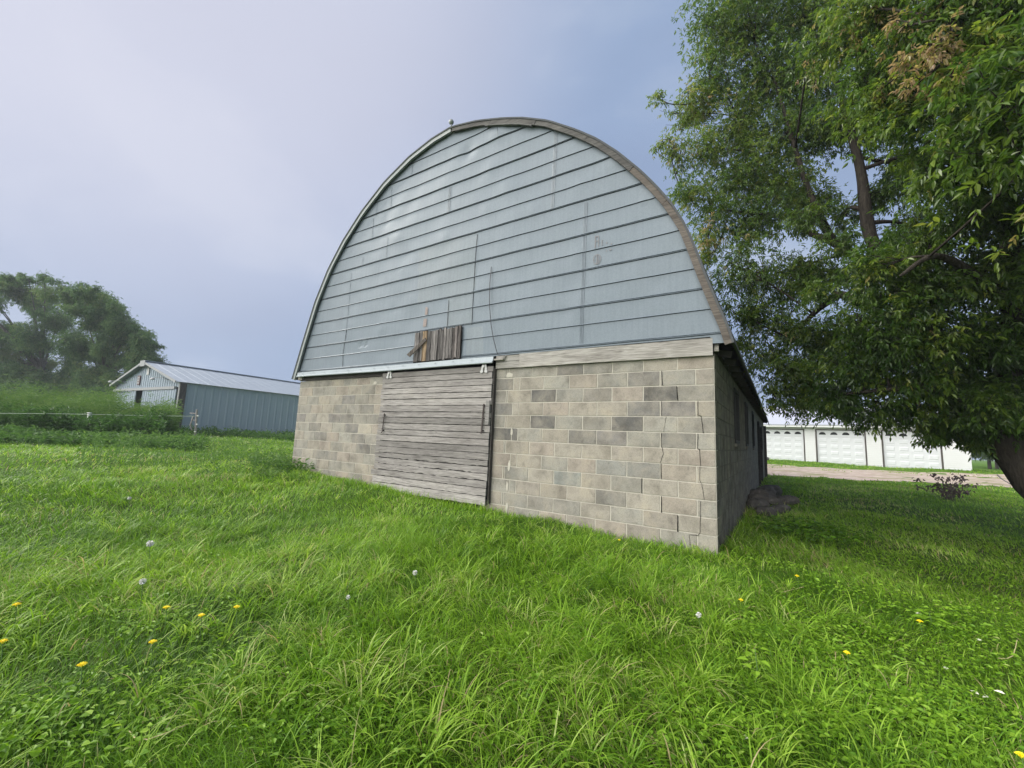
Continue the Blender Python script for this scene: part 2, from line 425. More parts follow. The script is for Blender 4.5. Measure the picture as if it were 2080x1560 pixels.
def block_wall(name, rows, P, holes, bounds, dark=lambda u, k: None, mort='mortar'):
    """rows: list of (z0,z1,[joints]); P(u, d, z) maps wall coordinates (d = outwards) to a point"""
    mb = MB()
    cells = [bounds]
    for h in holes: cells = subtract(cells, h)
    for (a0, a1, b0, b1) in cells:
        mb.hexa([P(a0, 0, b0), P(a1, 0, b0), P(a1, -.19, b0), P(a0, -.19, b0), P(a0, 0, b1), P(a1, 0, b1), P(a1, -.19, b1), P(a0, -.19, b1)], 1)
    for k, (z0, z1, js) in enumerate(rows):
        for a, b in zip(js[:-1], js[1:]):
            rs = [(a, b, z0, z1)]
            for h in holes: rs = subtract(rs, h)
            col = dark((a + b) / 2, k)
            if col is None:
                col = random.choice(TAN) if random.random() < .92 else random.choice(GREY)
            kv = random.uniform(.89, 1.03); col = tuple(c * kv for c in col)
            off = random.uniform(.001, .004)
            for (u0, u1, w0, w1) in rs:
                u0 += J; u1 -= J; w0 += J * .9; w1 -= J * .9
                if u1 - u0 < .012 or w1 - w0 < .012: continue
                e = .004; d = .0035 + off
                jt = lambda: random.uniform(-.0018, .0018)
                q = [(u0+jt(), w0+jt()), (u1+jt(), w0+jt()), (u1+jt(), w1+jt()), (u0+jt(), w1+jt())]
                c4 = [(e, e), (-e, e), (-e, -e), (e, -e)]
                base = [P(u, 0.0, w) for u, w in q]
                mid = [P(u, d - .002, w) for u, w in q]
                top = [P(u + c[0]*.7, d, w + c[1]*.7) for (u, w), c in zip(q, c4)]
                f = [(8, 9, 10, 11)]
                for i in range(4):
                    j = (i + 1) % 4
                    f += [(i, j, j + 4, i + 4), (i + 4, j + 4, j + 8, i + 8)]
                mb.add(base + mid + top, f, 0, col)
    return mb.build(name, [MAT['block'], MAT[mort]], barn)
# front wall ---- u runs right to left from the corner as X
def front_rows():
    rows = []
    for k in range(-1, 14):
        z1 = (10 - k) * BK_H; z0 = z1 - BK_H
        if k == -1: z1 = 2.19
        even = (k % 2 == 0)
        js = [0.0]
        u = -BK_L / 2 if even else -BK_L
        while u > -2.85 - (.25 if not even else 0.01): js.append(u); u -= BK_L
        js.append(js[-1] - (.12 if even else .035))
        js.append(-3.45)
        js2 = []
        u = -9.07; first = .115 if even else .37
        js2.append(u); u += first
        while u < -6.40: js2.append(u); u += BK_L
        if even: js2.append(-6.33)
        js2.append(-5.95)
        rows.append((z0, z1, js2 + sorted(js)))
    return rows
DK = (.13, .127, .121); MD = (.20, .193, .178)
def front_dark(u, k):
    k -= 1
    S = {(1, -.66): DK, (1, -2.41): DK, (0, -.88): MD, (3, -1.10): DK, (3, -2.41): DK, (4, -1.75): MD, (4, -1.31): (.21, .20, .19), (4, -3.1): DK,
         (2, -.88): (.20, .195, .185), (2, -.4): (.21, .20, .19), (1, -1.53): (.25, .235, .21), (-1, -1.97): (.17, .165, .155), (0, -3.2): (.19, .185, .17), (2, -3.2): (.2, .195, .185),
         (6, -.88): (.23, .23, .215), (6, -1.3): (.26, .265, .25), (7, -2.0): (.25, .265, .25), (9, -.44): (.25, .255, .24), (9, -.88): (.24, .25, .235), (8, -2.4): (.24, .25, .24),
         (3, -7.3): MD, (1, -7.2): (.2, .195, .19), (3, -7.7): (.22, .21, .2), (4, -6.8): (.19, .185, .18), (5, -8.2): MD, (5, -6.9): MD, (6, -6.5): MD, (2, -7.4): (.2, .195, .18), (7, -7.6): MD, (3, -8.7): (.21, .2, .19), (6, -8.5): (.3, .3, .3), (10, -7.2): (.2, .2, .19)}
    for (kk, uu), c in S.items():
        if kk == k and abs(u - uu) < .2: return c
    if u < -5 and random.random() < .25: return random.choice(GREY)
    return None
front_holes = [(-5.80, -3.55, -1, 2.12)]
fw = block_wall('front_wall', front_rows(), lambda u, d, z: (u, -d, z), front_holes, (-9.07, 0.0, -.60, 2.19), front_dark)
# side wall (east) ---- u is Y
WINS = [(2.45, 3.28, 1.13, 2.10), (5.05, 5.80, 1.10, 2.10), (7.75, 8.45, 1.07, 2.10), (13.9, 14.7, 1.0, 2.05)]
SDOOR = (10.75, 12.9, -.4, 1.98)
def side_rows():
    rows = []
    for k in range(-1, 14):
        z1 = (10 - k) * BK_H; z0 = z1 - BK_H
        js = [0.008]; u = .19 + (BK_L / 2 if k % 2 else BK_L)
        while u < BL - .1: js.append(u); u += BK_L
        js.append(BL); rows.append((z0, z1, js))
    return rows
sw = block_wall('side_wall', side_rows(), lambda u, d, z: (d, u, z), WINS + [SDOOR], (.191, BL, -.60, 2.25), lambda u, k: random.choice([(.118, .111, .092), (.105, .10, .084), (.128, .119, .096), (.11, .108, .096)]), 'side_mortar')  # block colours darkened too, to carry the side wall's shade
mb = MB()      # west and rear walls
mb.box(-9.07, -8.88, .195, BL, -.6, 2.2)
mb.box(-8.875, -.195, BL - .2, BL, -.6, 2.2)
mb.build('rear_wall', MAT['footing'], barn)
mb = MB()      # rear gable above the rear wall
pts = [(x, z) for x, z in PROF]
mb.add([(x, BL - .1, z) for x, z in pts] + [(x, BL - .02, z) for x, z in pts], [tuple(range(len(pts))), tuple(range(2*len(pts) - 1, len(pts) - 1, -1))])
mb.build('rear_gable', MAT['siding'], barn)
# cracks in the block wall
CR = [[(-0.632, 2.031), (-0.623, 1.836)], [(-0.443, 1.816), (-0.433, 1.628)], [(-0.633, 1.625), (-0.636, 1.439)], [(-0.578, 1.42), (-0.593, 1.323), (-0.612, 1.222)],
      [(-0.64, 1.206), (-0.644, 1.071), (-0.631, 1.014), (-0.613, 0.939), (-0.654, 0.823)], [(-0.645, 0.814), (-0.645, 0.616)], [(-0.892, 0.604), (-0.891, 0.412)], [(-0.64, 0.401), (-0.641, 0.198)], [(-0.443, 0.187), (-0.445, -0.01)],
      [(-0.193, 1.62), (-0.192, 1.442), (-0.158, 1.433), (-0.147, 1.35), (-0.135, 1.221)], [(-0.195, 1.21), (-0.203, 1.026), (-0.181, 1.018), (-0.171, 0.819)],
      [(-0.18, 0.809), (-0.182, 0.638), (-0.161, 0.595), (-0.145, 0.499), (-0.135, 0.412)], [(-0.18, 0.389), (-0.183, 0.195), (-0.189, 0.02), (-0.211, -0.015), (-0.312, -0.025), (-0.3, -0.155)]]
CW = [9, 12, 6, 4.5, 6, 11, 11, 13, 13, 7, 8, 5.5, 6]
mb = MB()
for line, w in zip(CR, CW):
    w = w * .001
    P_ = []
    for (a, b) in zip(line[:-1], line[1:]):
        for t in np.linspace(0, 1, 5)[:-1]: P_.append((a[0] + (b[0]-a[0])*t, a[1] + (b[1]-a[1])*t))
    P_.append(line[-1]); v = []
    for i, (x, z) in enumerate(P_):
        d = np.array(P_[min(i+1, len(P_)-1)]) - np.array(P_[max(i-1, 0)]); d /= np.linalg.norm(d); nx, nz_ = d[1], -d[0]
        jx = random.uniform(-.003, .003) if w < .007 else random.uniform(-.001, .001); ww = w * random.uniform(.35, .62)
        v += [(x + jx - nx*ww, -.0095, z - nz_*ww), (x + jx + nx*ww, -.0095, z + nz_*ww)]
    mb = MB(); mb.add(v, [(2*i, 2*i+1, 2*i+3, 2*i+2) for i in range(len(P_) - 1)]); mb.build('wall_crack', MAT['crack'], barn)
# mortar smears beside the door opening
mb = MB()
for (x, z, w, h) in [(-3.05, 2.08, .16, .10), (-2.96, 1.16, .05, .16), (-2.98, .62, .06, .17), (-3.0, .3, .05, .18), (-6.35, 2.06, .12, .09), (-2.99, -.05, .06, .2)]:
    n = 12; ring = [(x + w/2*math.cos(2*math.pi*i/n)*random.uniform(.6, 1.1), -.0092, z + h/2*math.sin(2*math.pi*i/n)*random.uniform(.6, 1.1)) for i in range(n)]
    mb = MB(); mb.add([(x, -.0105, z)] + ring, [(0, 1 + i, 1 + (i+1) % n) for i in range(n)]); mb.build('mortar_smear', MAT['mortar'], barn)

# gable siding -------------------------------------------------------------
TILT = .0085
def tilt(x): return TILT * (x + 9.1)
RZ = [2.435 + .2845 * n for n in range(16)]
zl = [2.385]; yo = [0.0]
def add_lines(z, kind):
    if kind == 'd': seq = [(-.028, .0), (-.020, .0005), (-.0197, .015), (-.012, .007), (-.008, .002), (-.002, .002), (-.0017, .013), (.006, .006), (.010, 0)]
    else: seq = [(-.018, .0), (-.010, .0005), (-.0097, .015), (.0, .007), (.004, .0)]
    for dz, dy in seq: zl.append(z + dz); yo.append(dy)
for n, z in enumerate(RZ):
    add_lines(z, 'd' if n % 2 == 0 else 's')
    if n < 15:
        for t in (.25, .5, .75): zl.append(z + .024 + (RZ[n] + .2845 - .036 - z - .024) * t); yo.append(0.0)
keep = [i for i, z in enumerate(zl) if z < 6.97]
zl = [zl[i] for i in keep] + [7.02]; yo = [yo[i] for i in keep] + [0.0]
NX = 150; us = np.linspace(0, 1, NX)
def dent(x, z):
    d = .0038*np.sin(1.7*x + 2.1*z) * np.sin(2.9*x - 1.3*z + 1) + .0028*np.sin(5.1*x + .7) * np.sin(6.3*z + x) + .0016*np.sin(11*x+3*z)*np.sin(9*z)
    for (cx, cz, r_, a) in BUMPS: d = d + a * np.exp(-((x - cx)**2 + (z - cz)**2) / r_**2)
    return d
BUMPS = [(random.uniform(-8.6, -.3), random.uniform(2.5, 6.5), random.uniform(.05, .28), random.uniform(-.010, .010)) for _ in range(90)]
BUMPS += [(-7.0 + .5*random.random(), 2.9, .04, -.01) for _ in range(5)] + [(-3.5, 6.6, .22, .03), (-4.2, 6.45, .16, -.028), (-.3, 4.0, .2, .02), (-.6, 4.6, .2, .018), (-1.3, 5.3, .18, .02)]
V = []; rowx = []
for z, y in zip(zl, yo):
    ze = np.full(NX, z)
    a = xl(min(z, 7.05)) + .03; b_ = xr(min(z, 7.05)) - .03
    x = a + (b_ - a) * us
    zz = z + tilt(x) if z > 2.5 else z + tilt(x) * .55
    V.append(np.stack([x, -.052 - y - dent(x, zz), zz], 1)); rowx.append(x)
V = np.concatenate(V); nr = len(zl)
id2 = np.arange(nr * NX).reshape(nr, NX)
Qs = np.stack([id2[:-1, :-1], id2[:-1, 1:], id2[1:, 1:], id2[1:, :-1]], -1).reshape(-1, 4)
sid = np_mesh('gable_siding', V, Qs, MAT['siding'], parent=barn)
sid.data.materials.append(MAT['old_sheet'])
cen = V[Qs].mean(1)
old = ((cen[:, 0] > -5.32 + .07*(4.67 - cen[:, 2])) & (cen[:, 0] < -3.852) & (cen[:, 2] > 3.58) & (cen[:, 2] < 4.72)) | \
      ((cen[:, 0] > -4.44) & (cen[:, 0] < -3.852) & (cen[:, 2] > 3.03) & (cen[:, 2] < 3.58)) | ((cen[:, 0] > -3.98) & (cen[:, 0] < -3.6) & (cen[:, 2] < 2.97) & (cen[:, 2] > 2.47))
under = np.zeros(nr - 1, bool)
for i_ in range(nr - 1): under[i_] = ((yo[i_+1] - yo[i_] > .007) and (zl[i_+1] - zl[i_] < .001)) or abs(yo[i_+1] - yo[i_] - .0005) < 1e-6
sid.data.materials.append(MAT['lap_shadow'])
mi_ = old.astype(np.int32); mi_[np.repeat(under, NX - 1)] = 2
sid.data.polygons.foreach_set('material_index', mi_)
# corner of sheet below the lowest rib, right end, and backing
mb = MB()
mb.box(-9.08, .12, -.032, -.013, 2.42, 2.52, 1)
mb.hexa([(-.03, -.056, 2.34), (.155, -.056, 2.335), (.155, -.05, 2.335), (-.03, -.05, 2.34), (-.03, -.056, 2.452), (.13, -.056, 2.452), (.13, -.05, 2.452), (-.03, -.05, 2.452)])
back = [(x, z) for x, z in PROF[1:-1]]
mb.add([(x, -.012, z - .02) for x, z in back], [tuple(range(len(back)))], 1)
mb.build('gable_backing', [MAT['siding'], MAT['dark_wood']], barn)
# vertical laps
SEAMS = [([(-2.307, 6.138), (-2.328, 4.777)], 2), ([(-1.746, 4.718), (-1.775, 2.497)], 2), ([(-3.503, 6.721), (-3.49, 6.493)], 1), ([(-7.426, 4.62), (-7.404, 3.1)], 1), ([(-6.289, 5.212), (-6.282, 4.729)], 1),
         ([(-6.819, 5.782), (-6.81, 5.295)], 1), ([(-6.293, 6.362), (-6.267, 5.876)], 1), ([(-4.588, 5.844), (-4.589, 5.302)], 2), ([(-5.691, 6.682), (-5.698, 6.432)], 1), ([(-7.066, 4.924), (-7.068, 4.739)], 1),
         ([(-4.431, 3.538), (-4.429, 3.039)], 3), ([(-3.846, 4.691), (-3.862, 4.121), (-3.857, 3.006)], 3), ([(-6.74, 6.119), (-6.729, 5.815)], 1), ([(-7.395, 3.279), (-7.451, 2.737), (-7.419, 2.455)], 3)]
for line, kind in SEAMS:
    mb = MB()
    pp = []
    for a, b in zip(line[:-1], line[1:]):
        for t in np.linspace(0, 1, 9)[:-1]: pp.append((a[0] + (b[0]-a[0])*t, a[1] + (b[1]-a[1])*t))
    pp.append(line[-1])
    offs = {1: [(0, .0045, 0)], 2: [(-.026, .003, 0), (-.006, .003, 0), (.018, .0045, 0)], 3: [(0, .006, 1)]}[kind]
    for dx, w, mi in offs:
        v = []
        for x, z in pp:
            yy = -.057 - float(dent(np.array([x]), np.array([z]))[0]); v += [(x + dx - w, yy, z), (x + dx + w, yy - .003, z)]
        mb.add(v, [(2*i, 2*i+1, 2*i+3, 2*i+2) for i in range(len(pp) - 1)], mi)
    mb.build('sheet_lap', [MAT['seam'], MAT['crack']], barn)
# faded stencil and stains on the sheets
def decal(polys, name, mat, y=-.0635):
    mb = MB()
    for p in polys:
        mb.add([(x, y - float(dent(np.array([x]), np.array([z]))[0]), z) for x, z in p], [tuple(range(len(p)))])
    return mb.build(name, mat, barn)
def vbar(x, z0, z1, w): return [(x - w, z0), (x + w, z0), (x + w, z1), (x - w, z1)]
st = [vbar(-1.580, 3.935, 4.125, .007), vbar(-1.528, 3.95, 4.115, .006), vbar(-1.473, 3.95, 4.045, .006), [(-1.58, 4.11), (-1.528, 4.105), (-1.528, 4.118), (-1.58, 4.124)], [(-1.575, 4.03), (-1.53, 4.035), (-1.53, 4.047), (-1.575, 4.042)], vbar(-1.40, 3.965, 3.99, .007), vbar(-1.33, 3.935, 3.96, .007), vbar(-1.40, 3.838, 3.865, .006), vbar(-1.345, 3.85, 3.868, .016), vbar(-1.547, 3.68, 3.825, .006), vbar(-1.523, 3.70, 3.79, .0045), vbar(-1.582, 3.74, 3.755, .008)]
for i in range(16):
    a0, a1 = 2*math.pi*i/16, 2*math.pi*(i+1)/16
    st.append([(-1.547 + r_*.062*math.cos(a), 3.752 + r_*.078*math.sin(a)) for a, r_ in ((a0, 1), (a1, 1), (a1, .86), (a0, .86))])
for grp_ in ([st[0], st[3], st[4]], [st[1]], [st[2]], [st[5]], [st[6]], [st[7]], [st[8]], st[9:]): decal(grp_, 'stencil_mark', MAT['stencil'], -.0625)
decal([[(-5.05, 3.10), (-4.96, 3.10), (-4.955, 3.25), (-5.04, 3.26)], [(-5.02, 3.33), (-4.95, 3.33), (-4.95, 3.47), (-5.01, 3.49)]], 'rust_stain', MAT['rust'], -.0615)

# rake boards along the arch -------------------------------------------------
def inward(i0, w):
    P0 = PROF[i0]; a = PROF[max(i0-1, 0)]; b = PROF[min(i0+1, len(PROF)-1)]; d = (b - a) / np.linalg.norm(b - a); n = np.array([d[1], -d[0]])
    return P0 + n * w
def arc_points(n=64):
    seg = np.linalg.norm(np.diff(PROF, axis=0), axis=1); s = np.concatenate([[0], np.cumsum(seg)])
    t = np.linspace(0, s[-1], n); return np.stack([np.interp(t, s, PROF[:, 0]), np.interp(t, s, PROF[:, 1])], 1), t, s
mb = MB(); mbl = MB()
ap, at_, ss = arc_points(200)
apex = ss[iz]
def arc_at(t): return np.array([np.interp(t, ss, PROF[:, 0]), np.interp(t, ss, PROF[:, 1])])
def rake(mb, t0, t1, w, y0, y1, mi, col=(1, 1, 1), inset=0.0):
    k = max(2, int((t1 - t0) / .22)); v = []; f = []
    for i in range(k + 1):
        t = t0 + (t1 - t0) * i / k; p = arc_at(t); d = arc_at(min(t + .05, ss[-1])) - arc_at(max(t - .05, 0)); d /= np.linalg.norm(d); n = np.array([d[1], -d[0]])
        o_ = p + n * inset; q = p + n * (inset + w)
        v += [(o_[0], y0, o_[1]), (q[0], y0, q[1]), (q[0], y1, q[1]), (o_[0], y1, o_[1])]
    for i in range(k):
        for j in range(4): f.append((4*i + j, 4*i + (j+1) % 4, 4*i + 4 + (j+1) % 4, 4*i + 4 + j))
    f += [(0, 1, 2, 3)[::-1], (4*k, 4*k+1, 4*k+2, 4*k+3)]
    mb.add(v, f, mi, col)
joints = [apex + .02, apex + 1.0, apex + 2.05, apex + 3.2, apex + 4.25, apex + 5.05, ss[-1]]
for i, (a, b) in enumerate(zip(joints[:-1], joints[1:])):
    c = random.uniform(.85, 1.15); tint = (c, c * .98, c * .96) if i < 4 else (1.15, 1.02, .92)
    rake(mb, a + .004, b - .004, .080, -.125 - .004*(i % 2), -.082, 0, tint)
rake(mb, apex + .9, apex + 2.0, .022, -.135, -.088, 0, (1.3, 1.3, 1.28), .08)
rk = mb.build('rake_board', MAT['rake_wood'], barn); rk['label'] = 'weathered grey board trim down the right of the arch'
rake(mbl, .0, apex - .01, .075, -.125, -.082, 0)
rake(mbl, .0, apex - .01, .03, -.135, -.07, 0, (1, 1, 1), -.028)
rk = mbl.build('rake_edge', MAT['galv_edge'], barn); rk['label'] = 'grey metal edge down the left of the arch'
# roof shell --------------------------------------------------------------
ys = [-.14, -.1] + list(np.linspace(1, BL + .25, 14))
RP, _, _ = arc_points(90)
V = []; 
for y in ys:
    for sgn, off in ((0, .0), (1, .028)):
        for i in range(len(RP)):
            a = RP[max(i-1, 0)]; b = RP[min(i+1, len(RP)-1)]; d = (b - a) / np.linalg.norm(b - a); n = np.array([-d[1], d[0]])
            q = RP[i] + n * off; sag = -.16 * (max(y, 0) / BL)**2 * np.clip((3.2 - RP[i][1]) / 1.0, 0, 1) * (RP[i][0] > -4)
            V.append((q[0], y, q[1] + sag))
n = len(RP); Qr = []
idr = lambda j, s_, i: (j*2 + s_) * n + i
for j in range(len(ys) - 1):
    for i in range(n - 1):
        Qr.append((idr(j, 1, i), idr(j, 1, i+1), idr(j+1, 1, i+1), idr(j+1, 1, i))); Qr.append((idr(j, 0, i+1), idr(j, 0, i), idr(j+1, 0, i), idr(j+1, 0, i+1)))
    for i in (0, n - 1): Qr.append((idr(j, 0, i), idr(j, 1, i), idr(j+1, 1, i), idr(j+1, 0, i)))
for j in (0, len(ys) - 1):
    for i in range(n - 1): Qr.append((idr(j, 0, i), idr(j, 0, i+1), idr(j, 1, i+1), idr(j, 1, i)))
roof = np_mesh('roof', np.array(V), np.array(Qr), MAT['roofing'], parent=barn)
mb = MB()     # soffit and rafter tails under the east eave
mb.box(-.19, .006, .03, BL, 2.255, 2.33); mb.build('wall_plate', MAT['underside'], barn)
for y in np.arange(.4, BL, .61): mb = MB(); mb.bar((.012, y, 2.30), (.165, y, 2.27), .04, .09, mi=0); mb.build('rafter_tail', MAT['underside'], barn)
mb = MB()
mb.tube([(-4.6, -.12, 7.09), (-4.6, -.12, 7.14)], .014, 8); mb.lathe([(.005, -.05), (.035, -.04), (.05, -.01), (.05, .015), (.034, .042), (.003, .055)], (-4.61, -.12, 7.19), 12)
mb.build('finial', MAT['galv_edge'], barn, True)

# beam boards above the wall ----------------------------------------------
def rough_board(mb, x0, x1, z0, z1, y0, y1, mi=0, col=(1, 1, 1), amp=.004, seg=.12, t0=0.0, t1=0.0, sub=None):
    k = max(2, int((x1 - x0) / seg)); v = []; f = []
    for i in range(k + 1):
        x = x0 + (x1 - x0) * i / k; s_ = (x - x0)
        za = z0 + t0 * s_ + random.uniform(-amp, amp); zb = z1 + t1 * s_ + random.uniform(-amp, amp) * .5
        yy = y0 + random.uniform(-.002, .002)
        v += [(x, yy, za), (x, yy, zb), (x, y1, zb), (x, y1, za)]
    for i in range(k):
        for j in range(4): f.append((4*i + j, 4*i + 4 + j, 4*i + 4 + (j+1) % 4, 4*i + (j+1) % 4))
    f += [(0, 1, 2, 3), (4*k+3, 4*k+2, 4*k+1, 4*k)]
    mb.add(v, f, mi, col)
mb = MB()
rough_board(mb, -3.30, -2.852, 2.195, 2.405, -.050, -.012, 0, (.92, .92, .92), .003)
rough_board(mb, -2.845, -.006, 2.192, 2.412, -.058, -.012, 0, (1, 1, 1), .003)
rough_board(mb, -3.30, -2.85, 2.30, 2.312, -.053, -.05, 0, (.5, .5, .5), .002)
o = mb.build('header_board', MAT['beam_wood'], barn); o['label'] = 'pale weathered board above the right block wall'
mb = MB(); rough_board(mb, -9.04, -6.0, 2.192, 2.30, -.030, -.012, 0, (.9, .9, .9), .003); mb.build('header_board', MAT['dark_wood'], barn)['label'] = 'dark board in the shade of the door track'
mb = MB(); mb.box(-9.09, -8.92, -.06, -.012, 2.215, 2.372); mb.build('beam_end', MAT['beam_wood'], barn); mb = MB(); mb.box(.004, .055, .0, .05, 2.25, 2.335); mb.build('beam_end', MAT['beam_wood'], barn)
# door track ---------------------------------------------------------------
mb = MB()
sec = [(-.062, 2.395), (-.120, 2.390), (-.128, 2.318), (-.150, 2.306), (-.152, 2.284), (-.136, 2.272), (-.128, 2.285), (-.122, 2.30), (-.112, 2.385), (-.062, 2.389)]
tx = np.linspace(-9.03, -3.31, 40); v = []; f = []; k = len(sec)
for x in tx:
    for y, z in sec: v.append((x, y, z + .012*math.sin(x*1.3)*.4 - .004))
for i in range(len(tx) - 1):
    for j in range(k): f.append((i*k + j, i*k + (j+1) % k, (i+1)*k + (j+1) % k, (i+1)*k + j))
f += [tuple(range(k)), tuple((len(tx)-1)*k + j for j in range(k))[::-1]]
mb.add(v, f)
for x in np.arange(-8.8, -3.35, .42):
    mb.lathe([(.018, 0), (.014, .006), (.001, .008)], (x, -.124, 2.352), 8)
o = mb.build('door_track', MAT['track'], barn)
mb = MB(); mb.box(-3.31, -3.12, -.11, -.06, 2.325, 2.352); mb.bar((-3.15, -.1, 2.35), (-3.10, -.06, 2.40), .03, .02); mb.build('track_stub', MAT['beam_wood'], barn)

# sliding door ---------------------------------------------------------------
mb = MB(); z = 2.235; bz = []
hs = [.10, .105, .115, .112, .10, .125, .118, .10, .115, .12, .105, .118, .11, .115, .10, .112, .12, .115, .125, .15]
for i, h in enumerate(hs):
    z1 = z; z0 = z - h
    if z0 < -.055: z0 = -.055
    f_ = (2.235 - z) / 2.2
    x0 = -6.03 - .06 * f_ + random.uniform(-.012, .012); x1 = -3.328 + random.uniform(-.014, .008) - .02 * f_
    c = random.uniform(.62, 1.18)
    if i in (6, 7, 15): c *= 1.12
    if i in (0, 1): c *= .8
    low = i >= 14
    if i == 17: x0 -= .07
    y = -.085 - random.uniform(0, .008)
    rough_board(mb, x0, x1, z0 + random.uniform(.007, .013), z1 - random.uniform(0, .004), y, y + .028, 0, (c, c * .985, c * .97), .012 if i in (14, 15, 16) else (.006 if low else .0028), .07 if low else .1)
    z = z0
    if z <= -.054: break
for x in (-5.7, -4.7, -3.7): mb.box(x - .07, x + .07, -.052, -.02, .1, 2.2, 0, (.5, .5, .5))
mb.box(-6.0, -3.36, -.05, -.03, .06, 2.2, 1)
door = mb.build('sliding_door', [MAT['door_wood'], MAT['crack']], barn)
door['label'] = 'weathered grey board door hung from an overhead track'
mb = MB()
mb.box(-3.322, -3.305, -.075, -.010, .0, 2.20); mb.build('door_jamb', MAT['dark_wood'], barn); mb = MB(); mb.box(-6.03, -6.012, -.03, -.011, .05, 2.19)
mb.build('door_jamb', MAT['dark_wood'], barn)
mb = MB(); rough_board(mb, -3.42, -3.345, 1.26, 1.66, -.118, -.098, 0, (.8, .8, .8), .002); mb.build('cleat', MAT['door_wood'], door)
for (x, z0, z1, dx, w) in [(-5.872, 1.07, 1.43, -.012, .016), (-3.467, 1.13, 1.60, -.010, .024)]:
    mb = MB(); mb.bar((x + dx, -.118, z0), (x - dx, -.118, z1), w, .012, (0, 1, 0))
    for zz in (z0 + .03, z1 - .03): mb.tube([(x, -.125, zz), (x, -.088, zz)], .011, 8)
    mb.bar((x + dx, -.128, z0), (x + dx*1.3, -.135, z0 - .02), w, .012, (0, 1, 0))
    mb.build('handle', MAT['iron'], door)
for x in (-5.83, -3.505):
    mb = MB()
    for s_ in (-1, 1):
        mb.hexa([(x + s_*.052 - .017, -.105, 2.125), (x + s_*.052 + .017, -.105, 2.125), (x + s_*.052 + .017, -.094, 2.125), (x + s_*.052 - .017, -.094, 2.125), (x + s_*.024 - .02, -.105, 2.265), (x + s_*.024 + .02, -.105, 2.265), (x + s_*.024 + .02, -.094, 2.265), (x + s_*.024 - .02, -.094, 2.265)])
        mb.box(x + s_*.045 - .03, x + s_*.045 + .03, -.108, -.104, 2.135, 2.165)
    mb.tube([(x, -.12, 2.235), (x, -.088, 2.235)], .02, 8)
    mb.build('door_hanger', MAT['white_metal'], door)
mb = MB(); mb.box(-5.79, -3.56, .10, .13, -.3, 2.2); mb.build('door_opening', MAT['crack'], barn)

# boarded loft hatch -------------------------------------------------------
mb = MB(); x = -5.20; i = 0
cuts = [-5.20, -5.08, -4.99, -4.875, -4.77, -4.66, -4.60, -4.53, -4.46, -4.40, -4.32, -4.25, -4.19, -4.13, -4.058]
for a, b in zip(cuts[:-1], cuts[1:]):
    c = random.choice([.55, .8, 1.0, 1.35, 1.7]); tint = (c, c * .97, c * .95)
    if abs(a + 4.99) < .01: tint = (1.25, .95, .62)
    if a > -4.30: tint = (c * .8, c * .74, c * .72)
    zt = 2.985 + random.uniform(-.02, .015) + tilt(a) * .3; zb = 2.41 + random.uniform(-.012, .02) + tilt(a) * .2
    y = -.092 - random.uniform(0, .014)
    k = 7; v = []; f = []
    for j in range(k + 1):
        zz = zb + (zt - zb) * j / k; w = (b - a) - random.uniform(.002, .009); o_ = random.uniform(-.004, .004)
        v += [(a + o_, y, zz), (a + o_ + w, y - random.uniform(0, .006), zz), (a + o_ + w, y + .022, zz), (a + o_, y + .022, zz)]
    for j in range(k):
        for q in range(4): f.append((4*j + q, 4*j + (q+1) % 4, 4*j + 4 + (q+1) % 4, 4*j + 4 + q))
    f += [(3, 2, 1, 0), (4*k, 4*k+1, 4*k+2, 4*k+3)]
    mb.add(v, f, 0, tint)
mb.box(-5.21, -4.05, -.088, -.075, 2.40, 2.985, 1)
hat = mb.build('loft_hatch', [MAT['patch_wood'], MAT['crack']], barn); hat['label'] = 'small patch of splintered upright boards above the door'
mb = MB(); mb.hexa([(-5.285, -.20, 2.545), (-5.21, -.19, 2.50), (-5.21, -.175, 2.50), (-5.285, -.185, 2.545), (-4.905, -.125, 2.86), (-4.875, -.125, 2.80), (-4.875, -.11, 2.80), (-4.905, -.11, 2.86)], 0, (.85, .78, .7))
mb.build('loose_board', MAT['patch_wood'], hat)
# hanging cable -------------------------------------------------------------
mb = MB(); mb.tube([(-3.481, -.075, 4.0), (-3.478, -.10, 3.7), (-3.46, -.10, 3.3), (-3.40, -.11, 2.95), (-3.33, -.12, 2.7), (-3.27, -.115, 2.52), (-3.24, -.10, 2.42)], .0065, 5)
mb.build('hanging_cable', MAT['cable'], barn)
# side windows, door ----------------------------------------------------------
for i, (a, b, z0, z1) in enumerate(WINS):
    mb = MB(); t = .055
    mb.box(-.10, .03, a + .004, a + t, z0 + .004, z1 - .004); mb.box(-.10, .03, b - t, b - .004, z0 + .004, z1 - .004)
    mb.box(-.10, .03, a + t, b - t, z0 + .004, z0 + t); mb.box(-.10, .03, a + t, b - t, z1 - t, z1 - .004)
    mb.box(-.095, -.04, (a+b)/2 - .018, (a+b)/2 + .018, z0 + t, z1 - t); mb.box(-.094, -.041, a + t, b - t, (z0+z1)/2 - .016, (z0+z1)/2 + .016)
    wf = mb.build('window', MAT['win_frame'], barn)
    mb = MB(); mb.box(-.085, -.075, a + t, b - t, z0 + t, z1 - t); mb.build('pane', MAT['glass'], wf)
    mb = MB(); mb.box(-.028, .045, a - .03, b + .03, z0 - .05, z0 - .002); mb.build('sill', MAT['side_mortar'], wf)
a, b, z0, z1 = SDOOR
mb = MB(); mb.box(-.09, .07, a + .003, a + .13, z0, z1 - .003); mb.box(-.09, .07, b - .13, b - .003, z0, z1 - .003); mb.box(-.09, .07, a + .13, b - .13, z1 - .13, z1 - .003)
mb.build('door_frame', MAT['dark_wood'], barn)
mb = MB(); mb.box(-.05, .0, a + .13, b - .13, z0, z1 - .13)
